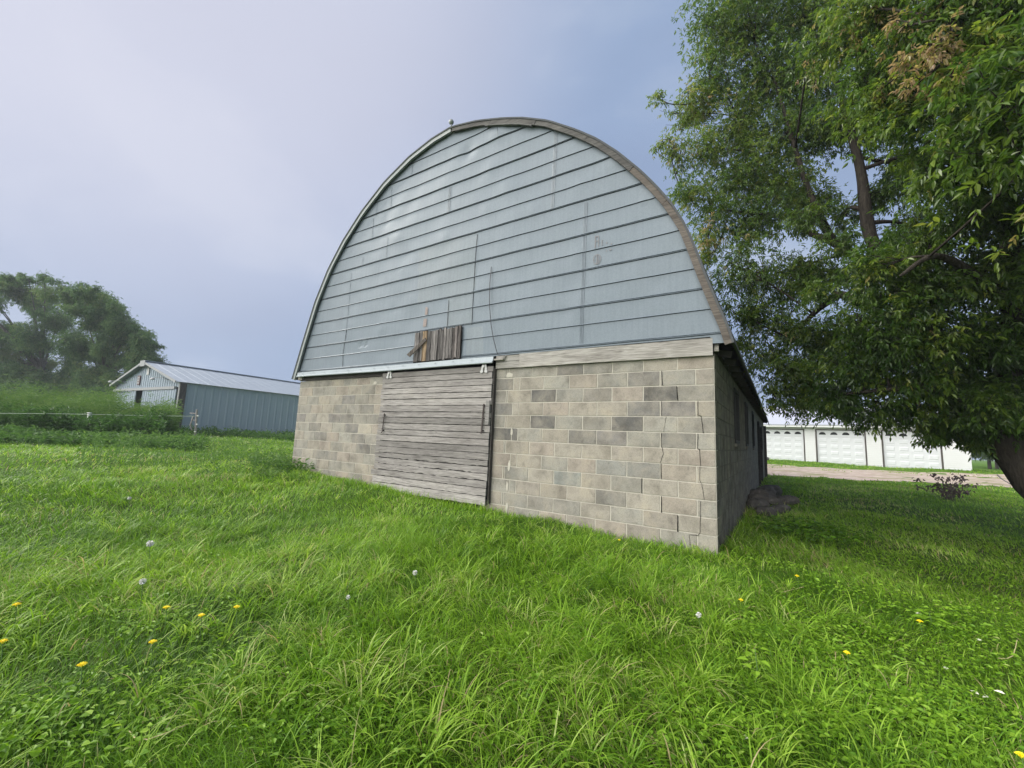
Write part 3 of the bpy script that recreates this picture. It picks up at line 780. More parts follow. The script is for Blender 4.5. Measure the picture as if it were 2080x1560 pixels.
sdo = mb.build('side_door', MAT['pale_door'], barn); sdo['label'] = 'pale plank door in the shaded side wall'
mb = MB(); mb.box(.0, .02, a + .25, a + .29, .75, .98); mb.build('latch', MAT['iron'], sdo)
mb = MB(); mb.box(.005, .11, 16.75, 16.9, -.4, 2.1); mb.build('corner_post', MAT['dark_wood'], barn)

# ================================================================== METAL SHED (far left)
MAT['shed_wall'] = m_metal('painted_shed_metal', (.30, .365, .40), .55, .1, .10)
MAT['shed_front'] = m_metal('pale_shed_metal', (.28, .335, .385), .55, .1, .12)
MAT['shed_roof'] = m_metal('pale_roof_metal', (.27, .31, .36), .5, .15, .08)
MAT['shed_trim'] = m_plain('beige_trim', (.27, .28, .285), .6)
SH = at(368, 775, 24.4); sz = .42
shd = thing('shed', 'blue grey metal pole shed with gable roof and sliding doors beyond the weeds', 'shed', (SH[0], SH[1], 0), None, R(3.0))
W_, Ls, EH, RIDGE = 9.15, 24.0, 3.50, 4.87
def corr(mb, x0, x1, y0, y1, zlo, zhi, pitch, depth, nrm, mi=0):
    """upright ribbed sheet between two plan points; zhi may be a function"""
    a = np.array([x0, y0]); b = np.array([x1, y1]); Ln = np.linalg.norm(b - a); d = (b - a) / Ln; n = np.array(nrm, float)
    s = 0; pts = []
    while s < Ln - 1e-6:
        for f_, o_ in ((0, 0), (.66, 0), (.74, 1), (.92, 1)):
            if s + f_ * pitch < Ln: pts.append((s + f_ * pitch, o_ * depth))
        s += pitch
    pts.append((Ln, 0)); v = []; f = []
    for s_, o_ in pts:
        p = a + d * s_ + n * o_; zt = zhi(s_) if callable(zhi) else zhi
        v += [(p[0], p[1], zlo), (p[0], p[1], zt)]
    for i in range(len(pts) - 1): f.append((2*i, 2*i+2, 2*i+3, 2*i+1))
    mb.add(v, f, mi)
mb = MB(); corr(mb, 0, 0, 0, Ls, sz - .4, EH, .45, .016, (1, 0)); mb.build('side_wall', MAT['shed_wall'], shd)
mb = MB(); corr(mb, -W_, 0, 0, 0, EH - .35, lambda s: EH + (RIDGE - EH) * (1 - abs(s - W_/2) / (W_/2)), .30, .035, (0, -1))
corr(mb, -W_, -W_ + 2.0, 0, 0, sz - .4, EH - .345, .30, .035, (0, -1)); mb.build('gable_wall', MAT['shed_front'], shd)
mb = MB(); mb.box(-W_ + .02, -W_ + .05, .1, Ls, sz - .4, EH); mb.box(-W_, 0, Ls - .05, Ls, sz - .4, EH); mb.build('back_wall', MAT['shed_wall'], shd)
mb = MB()
for sg in (0, 1):
    x0 = .16 if sg else -W_ - .16; z0 = EH - .045
    n = 40
    for i in range(n):
        y0 = -.3 + (Ls + .6) * i / n; y1 = -.3 + (Ls + .6) * (i + 1) / n - .0; r0 = .0
        mb.add([(x0, y0, z0), (x0, y0 + .52, z0), (-W_/2, y0 + .52, RIDGE + .02), (-W_/2, y0, RIDGE + .02)], [(0, 1, 2, 3)])
        mb.add([(x0, y0 + .52, z0), (x0, y0 + .555, z0 + .012), (x0, y1, z0), (-W_/2, y0 + .52, RIDGE + .02), (-W_/2, y0 + .555, RIDGE + .032), (-W_/2, y1, RIDGE + .02)], [(0, 1, 4, 3), (1, 2, 5, 4)])
mb.bar((-W_/2, -.32, RIDGE + .05), (-W_/2, Ls + .3, RIDGE + .05), .35, .04)
mb.build('roof', MAT['shed_roof'], shd)
mb = MB()
for sg in (1, -1):
    mb.bar((-W_/2 + .0, -.33, RIDGE - .04), (-W_/2 + sg * (W_/2 + .17), -.33, EH - .07), .05, .13, (0, 0, 1))
mb.box(-W_/2 - .35, -W_/2 + .35, -.37, -.30, RIDGE - .32, RIDGE + .05)
mb.box(-.12, .05, -.05, .06, 1.6, EH - .02); mb.box(-W_ - .04, -W_ + .08, -.05, .05, sz - .4, EH)
mb.build('trim', MAT['shed_trim'], shd)
mb = MB(); mb.box(-W_ + .1, -.25, -.20, -.06, EH - .46, EH - .30); mb.build('door_track', MAT['shed_trim'], shd)
mb = MB(); mb.box(.0, .10, -.04, .28, sz - .4, EH - .1); mb.build('corner_post', MAT['far_bark'], shd)
for (x0, x1) in ((-W_ + 1.7, -W_ + 3.6), (-4.55, -.15)):
    mb = MB(); corr(mb, x0, x1, -.12, -.12, sz - .3, EH - .47, .30, .03, (0, -1)); mb.box(x0, x0 + .06, -.14, -.08, sz - .3, EH - .47); mb.box(x1 - .06, x1, -.14, -.08, sz - .3, EH - .47)
    mb.build('sliding_door', MAT['shed_front'], shd)
mb = MB(); mb.box(-W_ + 1.95, -.2, 3.0, 3.05, sz - .4, EH - .3); mb.build('dark_interior', MAT['crack'], shd)
for x in (-1.9, -W_ + 1.0):
    mb = MB(); mb.tube([(x + .5, -.05, EH + .12), (x + .45, -.35, EH + .22), (x + .1, -.62, EH + .18), (x, -.65, EH + .16)], .02, 6, 0)
    mb.lathe([(.01, .10), (.07, .08), (.12, 0), (.10, -.03), (.01, -.05)], (x - .08, -.66, EH + .10), 10, 1)
    mb.build('yard_light', [MAT['shed_trim'], MAT['white_metal']], shd)
MAT['red'] = m_plain('dull_red_paint', (.13, .075, .075), .6)
mb = MB(); x, z = -W_/2 - 1.05, EH + .23
mb.box(x - .2, x + .2, -.075, -.04, z - .30, z + .30, 0); 
for i in range(3): mb.box(x - .14, x + .14, -.085, -.076, z - .25 + i*.175, z - .12 + i*.175, 1)
mb.build('gable_vent', [MAT['red'], MAT['shed_trim']], shd)
mb = MB(); mb.box(-W_/2 - .05, -W_/2 + .25, -.06, -.04, EH + .55, RIDGE - .33); mb.build('gable_panel', MAT['white_metal'], shd)

# ================================================================== GARAGES (far right)
MAT['white_vinyl'] = m_plain('white_vinyl', (.57, .58, .58), .5, 0, .05, 6)
MAT['white_door'] = m_plain('white_door_panel', (.56, .575, .60), .5, 0, .05, 6)
MAT['brown_trim'] = m_plain('dark_brown_trim', (.07, .06, .055), .6)
MAT['shingle'] = m_plain('pale_grey_shingle', (.36, .38, .44), .85, 0, .2, 25)
GH = R(-11.05)
gar = thing('garage', 'long low white garage with three panelled overhead doors behind the gravel drive', 'garage', (2.133, 33.335, .27), None, GH)
DW, DH = 2.74, 2.36
DOORS = [(-DW - .03, -.03), (.81, .81 + DW), (4.52, 4.52 + DW)]
mb = MB(); segs = [(-8.0, -DW - .12), (.06, .72), (.81 + DW + .09, 4.43), (4.52 + DW + .09, 8.56)]
mb.box(-8.0, 8.56, .12, 7.5, -.4, 2.70)
for (a, b) in segs:
    z = -.1
    while z < DH + .05:
        mb.hexa([(a, -.034, z), (b, -.034, z), (b, .118, z), (a, .118, z), (a, -.004, z + .128), (b, -.004, z + .128), (b, .118, z + .128), (a, .118, z + .128)]); z += .128
mb.box(-8.0, 8.56, .0, .118, DH + .062, 2.66)
mb.build('wall', MAT['white_vinyl'], gar)
for (a, b) in DOORS:
    mb = MB(); ph = DH / 5; pw = (b - a) / 4
    mb.box(a, b, .05, .1, -.1, DH)
    for r_ in range(5):
        mb.box(a + .005, b - .005, .034, .049, r_*ph + .006, (r_+1)*ph - .006)
        for c in range(4):
            if r_ == 4: continue
            x0, x1, z0, z1 = a + c*pw + .11, a + (c+1)*pw - .11, r_*ph + .10, (r_+1)*ph - .10
            f0 = [(x0, .0335, z0), (x1, .0335, z0), (x1, .0335, z1), (x0, .0335, z1)]; e = .045
            f1 = [(x0+e, .020, z0+e), (x1-e, .020, z0+e), (x1-e, .020, z1-e), (x0+e, .020, z1-e)]
            mb.add(f0 + f1, [(4, 5, 6, 7), (0, 1, 5, 4), (1, 2, 6, 5), (2, 3, 7, 6), (3, 0, 4, 7)])
    d = mb.build('garage_door', MAT['white_door'], gar)
    for c in range(4):
        mb = MB(); x0, x1 = a + c*pw + .13, a + (c+1)*pw - .13; xm = (x0 + x1) / 2; z0 = 4*ph + .14; n = 10; w = (x1 - x0) / 2
        ring = [(xm + w * math.cos(math.pi * i / n), .030, z0 + .20 * math.sin(math.pi * i / n)) for i in range(n + 1)]
        mb.add(ring, [tuple(range(n + 1))]); mb.build('pane', MAT['glass'], d)
    mb = MB(); mb.box(a - .075, a - .004, -.03, .04, -.2, DH + .06); mb.box(b + .004, b + .075, -.03, .04, -.2, DH + .06); mb.box(a - .004, b + .004, -.03, .04, DH + .002, DH + .06)
    mb.build('door_casing', MAT['brown_trim'], gar)
mb = MB(); mb.box(-8.3, 8.9, -.42, -.34, 2.55, 2.72); mb.box(-8.3, 8.9, -.34, .0, 2.565, 2.60); mb.build('fascia', MAT['white_vinyl'], gar)
mb = MB(); mb.hexa([(-8.4, -.45, 2.70), (9.0, -.45, 2.70), (9.0, 3.8, 4.35), (-8.4, 3.8, 4.35), (-8.4, -.45, 2.76), (9.0, -.45, 2.76), (9.0, 3.8, 4.42), (-8.4, 3.8, 4.42)])
mb.hexa([(-8.4, 3.8, 4.35), (9.0, 3.8, 4.35), (9.0, 8.0, 2.70), (-8.4, 8.0, 2.70), (-8.4, 3.8, 4.42), (9.0, 3.8, 4.42), (9.0, 8.0, 2.76), (-8.4, 8.0, 2.76)])
for x in (-8.0, 8.5): mb.add([(x, .1, 2.69), (x, 7.5, 2.69), (x, 3.8, 4.34)], [(0, 1, 2)])
mb.build('roof', MAT['shingle'], gar)

# ================================================================== GRASS
def in_rect(x, y, x0, x1, y0, y1): return (x > x0) & (x < x1) & (y > y0) & (y < y1)
_sc, _ss = math.cos(-R(3.0)), math.sin(-R(3.0))
def blocked(x, y, road=True):
    b = in_rect(x, y, -9.1, .02, -.03, BL + .1)
    sx, sy = x - SH[0], y - SH[1]; lx = sx * _sc - sy * _ss; ly = sx * _ss + sy * _sc
    b |= (lx > -W_) & (lx < .08) & (ly > -.1)
    cx, sn = math.cos(-GH), math.sin(-GH); ux, uy = x - 2.133, y - 33.335; lx = ux * cx - uy * sn; ly = ux * sn + uy * cx
    b |= (lx > -8) & (lx < 8.6) & (ly > 0)
    if road:
        near = 18.3 + .36*x + .25*np.sin(1.3*x) + .15*np.sin(3.1*x + 1); far = 27.0 + .24*x + .5*np.sin(.9*x + 2) + .3*np.sin(2.3*x)
        mid = (y > near + .1) & (y < far - .1) & (x > -14)
        b |= mid & ~((y > near + .55*(far - near)) & (np.sin(1.7*x + .6*y) * np.sin(.9*y - .5*x) > .25))
    return b
FW = np.array([-math.sin(CAM_ROT[2]), math.cos(CAM_ROT[2])])
HEAD = math.atan2(FW[1], FW[0])
def scatter(n, r0, r1, half=R(64), power=1.0):
    u = rng.random(n); r = np.sqrt(r0**2 + (r1**2 - r0**2) * u); a = HEAD + (rng.random(n) * 2 - 1) * half
    x = CAM_LOC[0] + r * np.cos(a); y = CAM_LOC[1] + r * np.sin(a)
    return x, y, r
def vnoise(x, y, s, seed):
    """smooth value noise 0..1"""
    q = np.random.default_rng(seed).random((64, 64)); X = x * s + 1000; Y = y * s + 1000
    xi = np.floor(X).astype(int); yi = np.floor(Y).astype(int); fx = X - xi; fy = Y - yi
    fx = fx*fx*(3-2*fx); fy = fy*fy*(3-2*fy)
    a = q[xi % 64, yi % 64]; b = q[(xi+1) % 64, yi % 64]; c = q[xi % 64, (yi+1) % 64]; d = q[(xi+1) % 64, (yi+1) % 64]
    return (a*(1-fx)+b*fx)*(1-fy) + (c*(1-fx)+d*fx)*fy
def lush(x, y):
    """how long the grass grows: tall to the west, short under the tree"""
    t = .35 + .65 * vnoise(x, y, .55, 3) + .5 * (vnoise(x, y, 1.7, 4) - .5)
    t = t * np.clip(1.0 - (x - .6) / 2.2, .32, 1.0)
    shade = np.exp(-(((x - 4.0) / 3.6)**2 + ((y - 3.4) / 2.7)**2))
    return np.clip(t * (1 - .55 * shade), .12, 1.25)
def blades(x, y, length, width, az, lean, arch, tint, seg, wob=.25):
    """arching blades as strips; returns V, Q, T"""
    n = len(x); z = ground_z(x, y) - .01
    s = np.linspace(0, 1, seg + 1)
    th = lean[:, None] + arch[:, None] * (s[None, :]**1.25)
    st = length[:, None] / seg
    hx = np.concatenate([np.zeros((n, 1)), np.cumsum(np.sin((th[:, 1:] + th[:, :-1]) / 2) * st, 1)], 1)
    hz = np.concatenate([np.zeros((n, 1)), np.cumsum(np.cos((th[:, 1:] + th[:, :-1]) / 2) * st, 1)], 1)
    az2 = az[:, None] + wob * (rng.random((n, 1)) - .5) * s[None, :] * 2
    px_ = x[:, None] + hx * np.cos(az2); py_ = y[:, None] + hx * np.sin(az2); pz_ = z[:, None] + hz
    tw = az + np.pi/2 + rng.normal(0, .5, n)
    w = width[:, None] * np.clip(np.minimum(1.0, .55 + 2.2 * s) * (1 - s**2.2), .02, 1)[None, :] * .5
    dx = np.cos(tw)[:, None] * w; dy = np.sin(tw)[:, None] * w
    Lp = np.stack([px_ - dx, py_ - dy, pz_], -1); Rp = np.stack([px_ + dx, py_ + dy, pz_], -1)
    V = np.stack([Lp, Rp], 2).reshape(-1, 3)
    b = (np.arange(n) * (seg + 1) * 2)[:, None] + (np.arange(seg) * 2)[None, :]
    Q = np.stack([b, b + 1, b + 3, b + 2], -1).reshape(-1, 4)
    T = np.repeat(tint, (seg + 1) * 2)
    return V, Q, T
def merge(parts):
    Vs, Qs, Ts = [], [], []; o = 0
    for V, Q, T in parts: Vs.append(V); Qs.append(Q + o); Ts.append(T); o += len(V)
    return np.concatenate(Vs), np.concatenate(Qs), np.concatenate(Ts)
GRASS_STOPS = [(0.0, (.042, .105, .008)), (.28, (.104, .230, .014)), (.58, (.205, .368, .024)), (.80, (.33, .49, .065)), (.90, (.41, .49, .17)), (.96, (.46, .41, .20)), (1.0, (.42, .34, .18))]
MAT['grass'] = m_blade('grass_blade', GRASS_STOPS, .42, .50, .25)
parts = []
def turf(n, r0, r1, wmul, lmul, seg, half=R(64)):
    x, y, r = scatter(n, r0, r1, half)
    k = ~blocked(x, y); x, y, r = x[k], y[k], r[k]; T = lush(x, y); n = len(x)
    length = (.05 + .12 * T * rng.random(n) + .05 * rng.random(n)) * lmul
    width = (.0035 + .003 * rng.random(n)) * wmul
    flow = 2*np.pi*vnoise(x, y, .8, 9) + rng.normal(0, .9, n)
    yel = vnoise(x, y, .45, 21); drk = vnoise(x, y, 1.3, 22)
    tint = np.clip(.42 + .42*(yel - .5) + .40*(drk - .5) + rng.normal(0, .13, n) + (rng.random(n) < .05 + .30 * np.clip((vnoise(x, y, 1.15, 61) - .66) * 5, 0, 1)) * .5 + .12*np.clip(x - 1, 0, 2)*.4, 0, 1)
    parts.append(blades(x, y, length, width, flow, rng.random(n) * .7, .6 + rng.random(n) * 1.5, tint, seg))
def tufts(nc, r0, r1, per, wmul, seg, half=R(64), lm=1.0):
    x, y, r = scatter(nc, r0, r1, half)
    k = ~blocked(x, y); x, y = x[k], y[k]; T = lush(x, y); k = rng.random(len(x)) < T * 1.1; x, y, T = x[k], y[k], T[k]
    n = len(x); rep = np.maximum(3, (per * (.4 + .8 * rng.random(n)) * np.clip(T, .4, 1)).astype(int)); ids = np.repeat(np.arange(n), rep); N = len(ids)
    rad = (.03 + .07 * rng.random(n))[ids] * np.sqrt(rng.random(N)); a = rng.random(N) * 2 * np.pi
    bx = x[ids] + rad * np.cos(a); by = y[ids] + rad * np.sin(a)
    tl = (.13 + .22 * T * (.4 + .8 * rng.random(n)))[ids] * lm
    length = tl * (.55 + .6 * rng.random(N)); lead = (rng.random(n) * 2 * np.pi)[ids]
    az = np.where(rng.random(N) < .4, lead + rng.normal(0, .6, N), a + rng.normal(0, .4, N))
    wt = (.0042 + .0045 * rng.random(n))[ids] * wmul
    tc_ = np.clip(.54 + .19 * rng.normal(0, 1, n) + .22 * (vnoise(x, y, .6, 31) - .5), .1, .85)[ids]
    tint = np.clip(tc_ + rng.normal(0, .07, N) + (rng.random(N) < .035) * .42, 0, 1)
    k = ~blocked(bx, by); parts.append(blades(bx[k], by[k], length[k], wt[k] * (.8 + .4 * rng.random(N)[k]), az[k], .15 + .45 * rng.random(N)[k], 1.0 + 1.7 * rng.random(N)[k], tint[k], seg))
DEN = 1.0
turf(int(46000*DEN), .9, 3.2, 1.0, 1.0, 4); turf(int(82000*DEN), 3.2, 6.5, 1.2, 1.0, 3); turf(int(90000*DEN), 6.5, 12, 1.9, 1.05, 3); turf(int(85000*DEN), 12, 24, 3.2, 1.2, 2); turf(int(60000*DEN), 24, 48, 6.5, 1.5, 2)
tufts(int(520*DEN), .9, 3.2, 46, 1.0, 7); tufts(int(1700*DEN), 3.2, 6.5, 34, 1.1, 6); tufts(int(2600*DEN), 6.5, 12, 24, 1.5, 4); tufts(int(1600*DEN), 12, 24, 16, 3.0, 3, lm=1.1)
# uncut fringe along the foot of the wall
n = 2600; x = rng.uniform(-9.6, .15, n); y = -.04 - np.abs(rng.normal(0, .16, n)); parts.append(blades(x, y, .07 + .20*rng.random(n)*vnoise(x, y, 1.1, 41), .006 + .005*rng.random(n), rng.random(n)*6.28, .1 + .3*rng.random(n), .4 + 1.3*rng.random(n), np.clip(.5 + rng.normal(0, .17, n), 0, 1), 5))
n = 1200; y = rng.uniform(.1, 6, n); x = .05 + np.abs(rng.normal(0, .35, n)); parts.append(blades(x, y, .12 + .16*rng.random(n), .006 + .004*rng.random(n), rng.random(n)*6.28, .1 + .3*rng.random(n), .6 + 1.3*rng.random(n), np.clip(.55 + rng.normal(0, .25, n), 0, 1), 4))
n = 700; x = rng.uniform(-5.9, -3.0, n); y = -.13 - np.abs(rng.normal(0, .07, n)); parts.append(blades(x, y, .09 + .17*rng.random(n), .005 + .004*rng.random(n), rng.random(n)*6.28, .1 + .3*rng.random(n), .4 + 1.2*rng.random(n), np.clip(.5 + rng.normal(0, .17, n), 0, 1), 5))
V, Q, T = merge(parts)
tag(np_mesh('grass', V, Q, MAT['grass'], T, smooth=True), kind='stuff')

# ------------------------------------------------------------------ leaves
def leaf_quads(P, D, N, length, width, fold=.25, droop=.15):
    """pointed folded leaves: P base, D direction, N up; arrays"""
    n = len(P)
    D = D / np.linalg.norm(D, axis=1, keepdims=True); N = N - (N * D).sum(1, keepdims=True) * D; N /= np.maximum(1e-6, np.linalg.norm(N, axis=1, keepdims=True)); S = np.cross(D, N)
    l = length[:, None]; w = width[:, None] * .5
    tip = P + D * l - N * l * droop
    l1 = P + D * l * .30 + S * w * .9 + N * w * fold; l2 = P + D * l * .62 + S * w * .72 + N * (w * fold - l * droop * .35)
    r1 = P + D * l * .30 - S * w * .9 + N * w * fold; r2 = P + D * l * .62 - S * w * .72 + N * (w * fold - l * droop * .35)
    V = np.stack([P, l1, l2, tip, r2, r1], 1).reshape(-1, 3)
    b = np.arange(n)[:, None] * 6
    Q = np.stack([np.concatenate([b, b+1, b+2, b+3], 1), np.concatenate([b, b+3, b+4, b+5], 1)], 1).reshape(-1, 4)
    return V, Q
def rand_dir(n):
    v = rng.normal(0, 1, (n, 3)); return v / np.linalg.norm(v, axis=1, keepdims=True)
def compound(P, D, size, tint, k=5):
    """k leaflets hung along a drooping stalk from P in direction D"""
    n = len(P); D = D / np.linalg.norm(D, axis=1, keepdims=True)
    up = np.tile([0, 0, 1.0], (n, 1)) + rng.normal(0, .35, (n, 3)); S = np.cross(D, up); S /= np.maximum(1e-6, np.linalg.norm(S, axis=1, keepdims=True))
    Ps, Ds, Ls, Ts, Ns = [], [], [], [], []
    lay = [(1.0, 0), (.62, 1), (.62, -1), (.25, 1), (.25, -1)][:k]
    for t, sd in lay:
        base = P + D * size[:, None] * 1.1 * t - np.array([0, 0, 1]) * (size * .25 * t * t)[:, None]
        d = D * (.55 if sd else 1) + S * sd * .9 + np.array([0, 0, -.45]) + rng.normal(0, .22, (n, 3))
        Ps.append(base); Ds.append(d); Ls.append(size * rng.uniform(.75, 1.15, n)); Ts.append(np.clip(tint + rng.normal(0, .06, n), 0, 1)); Ns.append(up + rng.normal(0, .3, (n, 3)))
    Ps, Ds, Ls, Ts, Ns = map(np.concatenate, (Ps, Ds, Ls, Ts, Ns))
    V, Q = leaf_quads(Ps, Ds, Ns, Ls, Ls * rng.uniform(.32, .46, len(Ls)))
    return V, Q, np.repeat(Ts, 6)
def limb_path(a, b, sag=0.0, wob=.08, n=7):
    a = np.array(a, float); b = np.array(b, float); d = np.linalg.norm(b - a); p = []
    o1 = rng.normal(0, wob * d, 3)
    for t in np.linspace(0, 1, n): p.append(a + (b - a) * t + o1 * math.sin(math.pi * t) + np.array([0, 0, -sag * d * t * t]))
    return p
def make_tree(name, label, limbs, blobs, mat_leaf, mat_bark, cat='tree', group=None, base=None, comp=5, zfloor=None, avoid=None):
    """limbs: [(points, radii)], blobs: [(centre, (rx,ry,rz), n_leafstalks, size, tint)]"""
    base = np.array(base if base is not None else limbs[0][0][0], float)
    t = thing(name, label, cat, base, group)
    mb = MB(); sk = []; sr = []
    for pts, rad in limbs:
        pts = [np.array(p, float) - base for p in pts]
        # smooth the path
        P = []; r_ = []
        for i in range(len(pts) - 1):
            p0 = pts[max(i-1, 0)]; p1 = pts[i]; p2 = pts[i+1]; p3 = pts[min(i+2, len(pts)-1)]
            for u in np.linspace(0, 1, 6)[:-1]:
                P.append(.5*((2*p1) + (-p0+p2)*u + (2*p0-5*p1+4*p2-p3)*u*u + (-p0+3*p1-3*p2+p3)*u**3)); r_.append(rad[i] + (rad[i+1]-rad[i])*u)
        P.append(pts[-1]); r_.append(rad[-1])
        mb.tube(P, [q * random.uniform(.93, 1.07) for q in r_], 10); sk += P; sr += r_
    tr = mb.build('trunk', mat_bark, t, True)
    skA = np.array(sk); mb = MB(); parts_ = []
    for (c, rad, n, size, tint) in blobs:
        c = np.array(c, float) - base; rad = np.array(rad, float)
        d = np.linalg.norm(skA - c, axis=1) + .6*np.maximum(0, skA[:, 2] - c[2]); i = int(np.argmin(d)); r0 = min(sr[i] * .5, .05 + .012 * np.linalg.norm(skA[i] - c))
        path = limb_path(skA[i], c, .0, .10); mb.tube(path, list(np.linspace(min(.07, max(r0, .012)), .012, len(path))), 5)
        nt_ = max(5, int(4 + n / 45)); ends = []
        for _ in range(nt_):
            e_ = c + rand_dir(1)[0] * rad * rng.uniform(.6, .98); st_ = path[rng.integers(3, len(path))]
            tw = limb_path(st_, e_, .05, .12, 6); mb.tube(tw, list(np.linspace(.010, .0035, 6)) if size < .2 else list(np.linspace(.018, .006, 6)), 4); ends.append(np.array(tw))
        ends = np.array(ends)                        # twigs x 6 x 3
        ti = rng.integers(0, nt_, n); u = 5 * np.sqrt(rng.random(n)); j = np.minimum(u.astype(int), 4); f_ = (u - j)[:, None]
        P = ends[ti, j] * (1 - f_) + ends[ti, j + 1] * f_
        P = P + rng.normal(0, 1, (n, 3)) * rad * .20
        out = (P - c) / rad
        D = out * .5 + rng.normal(0, .5, (n, 3)) + np.array([0, 0, -.45])
        if zfloor is not None:
            k = (P[:, 2] + base[2]) > zfloor; P, D = P[k], D[k]
        if avoid is not None:
            k = ~avoid(P + base); P, D = P[k], D[k]
        if len(P) == 0: continue
        m = len(P); tt = np.clip(tint + rng.normal(0, .15, nt_)[ti[:m] if len(ti) == m else rng.integers(0, nt_, m)] + rng.normal(0, .09, m) + (rng.random(m) < .03) * .25, 0, 1)
        parts_.append(compound(P, D, size * rng.uniform(.7, 1.2, m), tt, comp))
    br = mb.build('branch', mat_bark, t, True)
    V, Q, T = merge(parts_)
    np_mesh('crown', V, Q, mat_leaf, T, parent=t)
    return t
LEAF_STOPS = [(0, (.026, .064, .010)), (.35, (.065, .125, .016)), (.65, (.135, .200, .024)), (.82, (.21, .24, .04)), (.92, (.27, .23, .08)), (1, (.27, .19, .11))]
MAT['leaf'] = m_blade('boxelder_leaf', LEAF_STOPS, .45, .36, .5, 1.7)
MAT['far_leaf'] = m_blade('far_leaf', [(0, (.036, .080, .038)), (.4, (.075, .145, .058)), (.7, (.12, .20, .072)), (1, (.18, .23, .095))], .36, .6, .25)

def barn_zone(P):
    """points inside or against the barn's roof"""
    zr = np.interp(P[:, 0], PROF[:, 0], PROF[:, 1], left=-9, right=-9)
    return ((P[:, 1] > -.25) & (P[:, 1] < BL + .5) & (P[:, 2] < zr + .12) & (P[:, 0] < .32) & (P[:, 0] > -9.3)) | ((P[:, 0] < .3) & (P[:, 2] < 2.4) & (P[:, 1] > -.2) & (P[:, 1] < BL + .4))

# ------------------------------------------------------------------ the leaning boxelder on the right
tb = np.array([4.75, 2.55, 0]); tb[2] = gz(tb[0], tb[1]) - .1
A = at
main = [tb, A(2140, 1010, 6.1), A(2030, 865, 6.6), A(1915, 730, 7.3), A(1830, 600, 8.1), A(1768, 480, 8.8), A(1748, 345, 9.2), A(1712, 210, 9.6), A(1670, 70, 10.2), A(1640, -90, 10.6)]
limbs = [(main, [.36, .29, .25, .20, .15, .12, .095, .07, .045, .02]),
         ([A(1800, 550, 8.4), A(1735, 520, 8.9), A(1690, 490, 9.3), A(1640, 468, 9.7), A(1580, 400, 10.2), A(1530, 310, 10.6), A(1480, 200, 11)], [.09, .08, .085, .065, .045, .03, .015]),
         ([A(1690, 490, 9.3), A(1640, 380, 9.6), A(1600, 250, 10), A(1560, 120, 10.3)], [.10, .06, .045, .02]),
         ([A(1900, 715, 7.4), A(1790, 640, 7.9), A(1715, 600, 8.4), A(1690, 608, 8.6), A(1640, 650, 9), A(1570, 740, 9.6)], [.12, .10, .08, .07, .045, .015]),
         ([A(2030, 865, 6.6), A(2060, 640, 6.3), A(2040, 420, 5.9), A(1990, 200, 5.4), A(1930, 40, 5.0)], [.2, .13, .09, .06, .03]),
         ([A(2060, 640, 6.3), A(1980, 560, 5.9), A(1900, 520, 5.7), A(1830, 560, 5.7)], [.09, .06, .04, .02]),
         ([A(2030, 865, 6.6), A(1930, 800, 6.4), A(1830, 790, 6.5), A(1720, 800, 6.9)], [.1, .06, .04, .015]),
         ([A(2140, 1010, 6.1), A(2300, 700, 6.3), A(2350, 300, 6.5)], [.2, .14, .06]),
         ([tb + np.array([0, 0, 1.3]), np.array([5.2, .9, 2.4]), np.array([5.4, -.6, 3.3]), np.array([5.2, -1.8, 4.1])], [.16, .12, .08, .03]),
         ([A(1590, 440, 10.1), A(1500, 430, 10.4), A(1420, 420, 10.8)], [.05, .03, .012])]
blobs = []
def blob(px, py, d, r_px, n, size, tint, squash=.85):
    r = r_px * d / FPX; blobs.append((A(px, py, d), (r, r * 1.0, r * squash), n, size, tint))
# thin, small leaved crown against the sky
far_blobs = [(1450, 60, 11, 75), (1530, 40, 10.6, 90), (1640, 40, 10.4, 100), (1440, 150, 11, 65), (1540, 150, 10.6, 95), (1650, 160, 10.2, 95), (1400, 210, 11, 55), (1500, 250, 10.8, 80), (1600, 270, 10.3, 90), (1700, 260, 9.8, 75),
             (1370, 230, 11, 36), (1360, 300, 11, 34), (1420, 310, 10.8, 60), (1500, 350, 10.6, 80), (1590, 370, 10.2, 80), (1400, 385, 10.8, 50), (1450, 430, 10.6, 65), (1540, 450, 10.2, 80), (1640, 420, 9.8, 60), (1430, 500, 10.4, 46), (1500, 540, 10, 70), (1590, 550, 9.7, 75), (1660, 570, 9.4, 60),
             (1500, 620, 9.8, 48), (1570, 650, 9.6, 70), (1640, 680, 9.3, 70), (1545, 725, 9.4, 50), (1610, 750, 9.2, 65), (1680, 760, 9, 65), (1570, 800, 9.2, 40), (1630, 820, 9, 48), (1700, 825, 8.8, 48), (1720, 700, 8.9, 65), (1740, 560, 8.9, 45), (1800, 400, 9.3, 55), (1720, 440, 9.6, 35), (1490, -60, 11, 100), (1640, -80, 10.6, 120), (1345, 285, 11, 20), (1340, 200, 11, 20),
             (1560, -170, 11, 110), (1420, 545, 10.4, 30), (1490, 690, 9.6, 28), (1780, 250, 9.6, 70), (1700, 490, 8.3, 40), (1650, 440, 8.8, 45), (1740, 590, 7.6, 50), (1650, 600, 8.4, 45), (1840, 330, 9.4, 60), (1850, 460, 9.0, 60), (1870, 580, 8.6, 60)]
for px_, py_, d, r in far_blobs:
    edge = px_ < 1480; yl = .55 if (px_ < 1470 and 150 < py_ < 560) else (.40 if py_ < 560 else .33)
    blob(px_, py_, d, r, int((.135 if edge else .19) * r * r * (d / 10)**2), .080, yl + random.uniform(-.12, .12))
